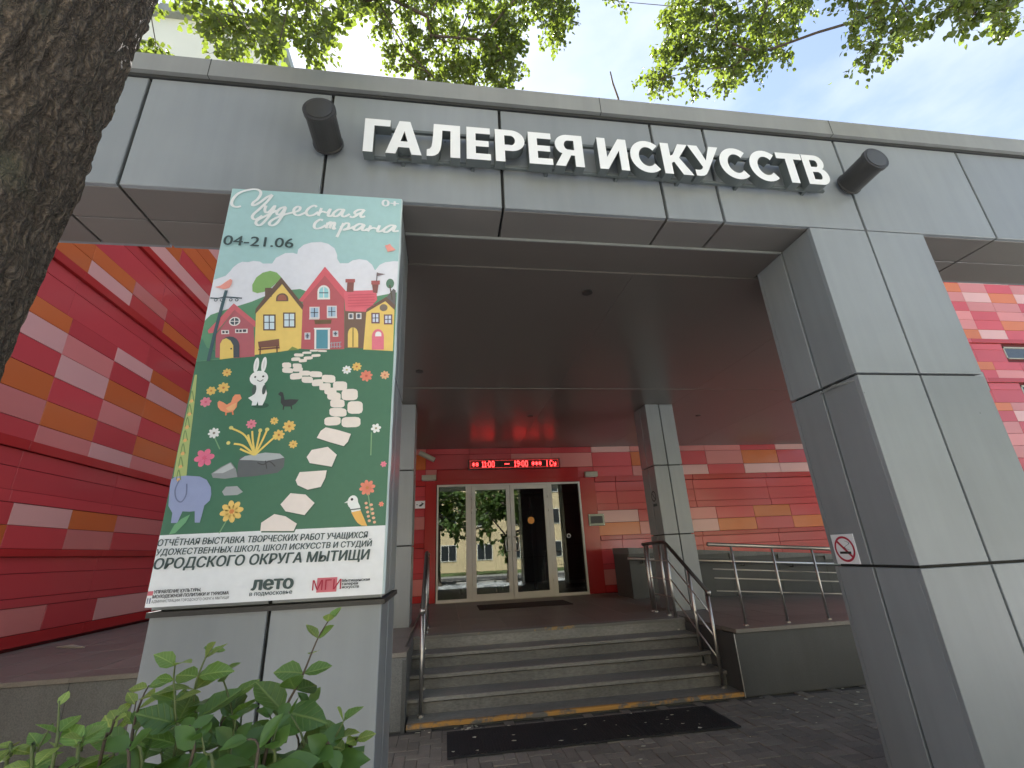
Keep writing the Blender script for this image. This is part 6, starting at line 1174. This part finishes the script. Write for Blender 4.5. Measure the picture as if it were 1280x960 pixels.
def crown_and_limbs(root, origin, sprays, rnd, leaf_n=(76, 108), spread=.17, Lr=(.036, .062), bark='bark_thin', leafm='leaf', rmin=.0025, rk=.0013, trunk_r=.16):
    """grow limbs from the trunk top to every spray (nearest already-grown node nearer the trunk), then hang leaves"""
    O = Vector(origin); pts = sorted([Vector(s) for s in sprays], key=lambda p: (p - O).length)
    nodes = [O]; par = [-1]; tips = []
    for p in pts:
        d0 = (p - O).length; best = min(range(len(nodes)), key=lambda i: (nodes[i] - p).length + .35 * (nodes[i] - O).length)
        q = nodes[best]; L_ = (p - q).length; k = max(1, int(L_ / .45)); last = best
        for j in range(1, k + 1):
            t = j / k; m = q.lerp(p, t)
            if j < k: m = m + Vector((rnd.gauss(0, .05), rnd.gauss(0, .05), rnd.gauss(0, .04))) + Vector((0, 0, .10 * math.sin(math.pi * t) * L_ * .35))
            nodes.append(m); par.append(last); last = len(nodes) - 1
        tips.append(last)
    cnt = [0] * len(nodes)
    for t in tips: cnt[t] += 1
    for i in range(len(nodes) - 1, 0, -1): cnt[par[i]] += cnt[i]
    rad = [min(trunk_r, rmin + rk * c ** .62) for c in cnt]
    big = MB()
    kids = {}
    for i in range(1, len(nodes)): kids.setdefault(par[i], []).append(i)
    stack = [(0, c) for c in kids.get(0, [])]
    while stack:
        a, c = stack.pop(); chain = [a, c]
        while kids.get(chain[-1]):
            ks = sorted(kids[chain[-1]], key=lambda i: -cnt[i])
            for o_ in ks[1:]: stack.append((chain[-1], o_))
            chain.append(ks[0])
        r0 = [rad[i] for i in chain]; r0[0] = r0[1]
        big.tube([nodes[i] for i in chain], r0, 6 if r0[0] < .03 else 10)
    tw = MB(); lv = MB()
    for t in tips:
        p = nodes[t]; base = (p - nodes[par[t]]).normalized(); n = rnd.randint(*leaf_n)
        for k in range(4):
            d = (base * .5 + Vector((rnd.gauss(0, .7), rnd.gauss(0, .7), rnd.gauss(-.35, .5)))).normalized(); L_ = spread * rnd.uniform(.8, 1.6)
            e = p + d * L_ + Vector((0, 0, -.12 * L_)); m = p + d * L_ * .5
            tw.tube([p, m, e], [.0035, .0026, .0014], 4, caps=False)
            its = []
            for j in range(n // 4):
                u = rnd.uniform(.1, 1.05); c = p.lerp(e, u); its.append((c + Vector((rnd.gauss(0, .035), rnd.gauss(0, .035), rnd.gauss(0, .03))), (d * .6 + Vector((rnd.gauss(0, .7), rnd.gauss(0, .7), 0)))))
            put_leaves(lv, its, rnd, Lr)
    big.build('limbs', bark, root, smooth=True, fix=False)
    tag(tw.build('twigs', bark, root, fix=False), kind='stuff')
    tag(lv.build('foliage', leafm, root, fix=False), kind='stuff')
def trunk_mesh(x, y, r, z1, lean, seed, fine=True):
    """furrowed bark: ridged noise stretched along the trunk"""
    nu, nv = (220, 420) if fine else (28, 40); vs = []; fs = []
    for j in range(nv + 1):
        z = -.05 + (z1 + .05) * j / nv; rr = r * (1.0 - .035 * z) * (1 + .55 * math.exp(-max(z, 0) * 3.2)) 
        for i in range(nu):
            a = 2 * math.pi * i / nu; c, s = math.cos(a), math.sin(a); rad = rr * (1 + .035 * math.sin(2 * a + seed) + .05 * noise.noise((c * 1.2, s * 1.2, z * .7 + seed)))
            if fine:
                wv = .25 * noise.noise((c * 2, s * 2, z * 1.3))
                f1 = abs(noise.noise(((c + wv * .3) * 7.5, (s + wv * .3) * 7.5, z * 2.1 + seed))); f2 = noise.noise((c * 17, s * 17, z * 7.5)); f3 = noise.noise((c * 40, s * 40, z * 26))
                f4 = abs(noise.noise((c * 13 + 5, s * 13, z * 9.5 + 3)))
                rad += .024 * min(1, f1 * 3.0) - .018 + .007 * f2 + .004 * f3 + .007 * min(1, f4 * 4)
            vs.append((x + lean[0] * z + rad * c, y + lean[1] * z + rad * s, z))
    for j in range(nv):
        for i in range(nu): a = j * nu + i; b = j * nu + (i + 1) % nu; fs.append((a, b, b + nu, a + nu))
    return MB().add(vs, fs)
rv = random.Random(21)
TX, TY = -2.01, -1.32
ta = thing('linden_tree', 'big tree with rough dark trunk rising at the left edge beside the shrub', 'tree', (TX, TY, 0))
trunk_mesh(TX, TY, .40, 7.0, (.06, .0), 1.3).build('trunk', 'bark', ta, smooth=True, fix=False)
# one forked bough continues the trunk so that the limbs have a stem to leave from
crown_and_limbs(ta, (TX + .40, TY, 6.6), SPRAY_A, rv, trunk_r=.20)
tb = thing('linden_tree', 'leafy tree whose branches hang into the picture at the upper right', 'tree', (6.2, -4.6, 0))
trunk_mesh(6.2, -4.6, .26, 5.6, (.0, .0), 4.1, fine=False).build('trunk', 'bark', tb, smooth=True, fix=False)
crown_and_limbs(tb, (6.2, -4.6, 5.5), SPRAY_B, rv, trunk_r=.16)

# ---- shrub in front of the poster column: every leaf an object of its own
LM = []
for k in range(4):
    for shape in range(3):
        vs, fs = leaf_points(1, .62 if shape != 1 else .74, (.12, .25, .34)[shape], (.10, .28, -.05)[shape], heart=False)
        bm = bmesh.new(); bv = [bm.verts.new(v) for v in vs]; [bm.faces.new([bv[i] for i in f]) for f in fs]
        bmesh.ops.subdivide_edges(bm, edges=bm.edges[:], cuts=1, smooth=.6)
        me = bpy.data.meshes.new('leaf'); bm.to_mesh(me); bm.free(); me.materials.append(MATS['shrub_leaf_%d' % k])
        me.polygons.foreach_set('use_smooth', [True] * len(me.polygons)); LM.append(me)
sh = thing('shrub', 'green leafy shrub in the foreground below the poster', 'shrub', (-.62, -1.45, 0))
nl = 0; more_leaves = MB()
for si, stp in list(enumerate(STEMS))[:12] + list(enumerate(STEMS))[23:] + list(enumerate(STEMS))[12:23]:
    pts = [Vector(p) for p in stp]; foot = Vector((-.62 + (pts[0].x + .62) * .45, -1.45 + (pts[0].y + 1.45) * .5, -.02))
    path = [foot, foot.lerp(pts[0], .5) + Vector((rv.gauss(0, .03), rv.gauss(0, .02), .05))] + pts
    sm_ = [Vector(q) for q in smooth_line([tuple(p) for p in path], 4)]
    n_ = len(sm_); tall = si < 12
    br = MB().tube(sm_, [.0048 - .0036 * (i / (n_ - 1)) for i in range(n_)], 6).build('branch', 'stem_green' if si % 3 else 'bark_thin', sh, smooth=True)
    L_tot = 0; acc = []
    for a, b_ in zip(sm_, sm_[1:]): acc.append((L_tot, a, b_)); L_tot += (b_ - a).length
    s = L_tot - .008; az = rv.uniform(0, 6.3); first = True
    while s > L_tot - (.46 if tall else .26):
        seg = [q for q in acc if q[0] <= s][-1]; a, b_ = seg[1], seg[2]; d = (b_ - a).normalized(); p = a + d * (s - seg[0])
        age = (L_tot - s); size = min(.092, .036 + (.30 if tall else .5) * age) * rv.uniform(.7, 1.2)
        if 7 <= si < 12: size *= .8
        for kk in range(1 if rv.random() < .3 else 2):
            nl += 1
            ang = az + kk * math.pi + rv.gauss(0, .35)
            side = Vector((math.cos(ang), math.sin(ang), 0)); ld = (d * (.75 if age < .05 else .25) + side * .8 + Vector((0, 0, rv.uniform(-.35, .25)))).normalized()
            nrm = (Vector((0, 0, 1)) + Vector((rv.gauss(0, .35), rv.gauss(-.55, .35), 0))).normalized(); xx = ld.cross(nrm).normalized(); zz = xx.cross(ld)
            young = age < .10
            me = LM[(3 if young and rv.random() < .55 else (2 if young else rv.choice((0, 0, 1, 1, 2)))) * 3 + rv.randrange(3)]
            if nl > 298:      # past the limit for single leaves: the rest hang in one foliage mesh
                more_leaves.add([p + xx * v.co.x * size + ld * v.co.y * size + zz * v.co.z * size for v in me.vertices], [tuple(q.vertices) for q in me.polygons]); continue
            o = bpy.data.objects.new('leaf', me); COL.objects.link(o); o.parent = br
            M = Matrix((( xx.x * size, ld.x * size, zz.x * size, 0), (xx.y * size, ld.y * size, zz.y * size, 0), (xx.z * size, ld.z * size, zz.z * size, 0), (0, 0, 0, 1)))
            o.matrix_parent_inverse = Matrix.Identity(4)
            o.matrix_basis = Matrix.Translation(p - WLOC[br.name]) @ M
        az += 1.57 + rv.gauss(0, .2); s -= rv.uniform(.026, .044)

# ================================================================== STREET BEHIND THE PHOTOGRAPHER (seen in the glass and the glossy panels)
def block(name, x0, x1, yf, depth, h, storeys, bays, m, label, face, skip_top=False):
    t = thing(name, label, 'building', ((x0 + x1) / 2, yf, 0)); s = 1 if face < 0 else -1     # face -1: front looks towards -y
    MB().box(x0, x1, min(yf, yf + s * depth), max(yf, yf + s * depth), -.05, h).build('wall', m, t)
    MB().box(x0 - .3, x1 + .3, min(yf - s * .35, yf + s * (depth + .3)), max(yf - s * .35, yf + s * (depth + .3)), h + .002, h + .5).build('roof', 'cap_metal', t)
    P = FRONT(yf) if face < 0 else BACK(yf)
    sw = (x1 - x0) / bays; sh_ = h / storeys
    for i in range(bays):
        for j in range(storeys - (1 if skip_top else 0)):
            cx, z0 = x0 + (i + .5) * sw, j * sh_ + .95
            wn = MB().panel(P, cx - .78, cx + .78, z0, z0 + 1.55, -.01, .05, .01).build('window', 'white_frame', t)
            MB().panel(P, cx - .70, cx - .03, z0 + .08, z0 + 1.47, .04, .056, .002).panel(P, cx + .03, cx + .70, z0 + .08, z0 + 1.47, .04, .056, .002).build('pane', 'window_dark', wn)
    return t
block('apartment_block', -30, 34, -30, 12, 16, 5, 18, 'plaster_yellow', 'sunlit yellow apartment block across the street, reflected in the doors', 1)
block('apartment_block', -34, -8.75, 14, 12, 26.4, 8, 8, 'plaster_cream', 'tall pale block showing its blank top above the beam at upper left', -1, skip_top=True)
def street_tree(x, y, h, label, seed):
    rnd = random.Random(seed); t = thing('street_tree', label, 'tree', (x, y, 0), 'street trees')
    trunk_mesh(x, y, .2, h * .45, (0, 0), seed, fine=False).build('trunk', 'bark', t, smooth=True, fix=False)
    sp = []
    for k in range(46):
        v = Vector((rnd.gauss(0, 1), rnd.gauss(0, 1), rnd.gauss(0, 1))).normalized() * rnd.random() ** .4
        sp.append((x + v.x * h * .30, y + v.y * h * .30, h * .66 + v.z * h * .33))
    crown_and_limbs(t, (x, y, h * .42), sp, rnd, (44, 60), .75, (.18, .30), leafm='leaf_far', rmin=.012, rk=.016, trunk_r=.16)
street_tree(-.6, -9.6, 7.0, 'young street tree reflected in the left glass panel', 3)
street_tree(3.6, -9.9, 6.2, 'low street tree reflected in the middle of the doors', 9)
street_tree(-11, -9.4, 9.5, 'broad street tree by the kerb far left behind the viewer', 4)
street_tree(9.5, -9.6, 8.5, 'street tree by the kerb behind the viewer on the right', 5)
for k, (x, y, h) in enumerate(((13.5, -9.4, 7.5), (18.5, -9.8, 8.0), (23.5, -9.5, 7.0), (29, -9.7, 8.5))):  # unseen row, added to darken what the glossy red wall reflects
    street_tree(x, y, h, ('first', 'second', 'third', 'fourth')[k] + ' tree from the doors in the row added behind the viewer to darken wall reflections', 30 + k)
street_tree(1.8, -21.5, 8.0, 'street tree before the yellow block across the road', 6)
street_tree(-7.5, -22, 9.0, 'street tree across the road before the yellow block on the left', 7)
vn = thing('parked_van', 'white panel van parked at the far kerb across the road', 'van', (14.5, -17.6, 0))
prof = [(-2.6, .38), (2.45, .38), (2.62, .55), (2.62, 1.05), (2.35, 1.22), (1.75, 1.30), (1.15, 2.15), (.95, 2.28), (-2.5, 2.3), (-2.6, 2.2)]
vb = MB(); n_ = len(prof); vb.add([(14.5 + x, -18.5, z - .06) for x, z in prof] + [(14.5 + x, -16.6, z - .06) for x, z in prof], [tuple(range(n_)), tuple(range(n_, 2 * n_))[::-1]] + [(i, (i + 1) % n_, n_ + (i + 1) % n_, n_ + i) for i in range(n_)])
vb.build('body', 'van_white', vn)
for y in (-16.594, -18.506): MB().add([(14.5 + x, y, z) for x, z in ((.35, 1.3), (1.6, 1.28), (1.12, 2.02), (.35, 2.05))], [(0, 1, 2, 3)]).build('window', 'window_dark', vn)
MB().add([(14.5 + 1.74, -18.35, 1.28), (14.5 + 1.74, -16.75, 1.28), (14.5 + 1.20, -16.85, 2.04), (14.5 + 1.20, -18.25, 2.04)], [(0, 1, 2, 3)]).build('windscreen', 'window_dark', vn)
for x in (-1.6, 1.6):
    for y0, y1 in ((-16.85, -16.58), (-18.52, -18.25)):
        wh = MB().tube([(14.5 + x, y0, .28), (14.5 + x, y1, .28)], .34, 24).build('wheel', 'tyre', vn)
        ye = y1 + .004 if y1 > -17 else y0 - .004
        MB().tube([(14.5 + x, ye - .01, .28), (14.5 + x, ye + .01, .28)], .2, 18).build('rim', 'steel', wh)
for y in (-17.0, -18.1): MB().box(17.10, 17.135, y - .15, y + .15, .62, .80).build('headlight', 'print_white', vn)

if more_leaves.v: tag(more_leaves.build('foliage', 'shrub_leaf_plain', sh, smooth=True, fix=False), kind='stuff')
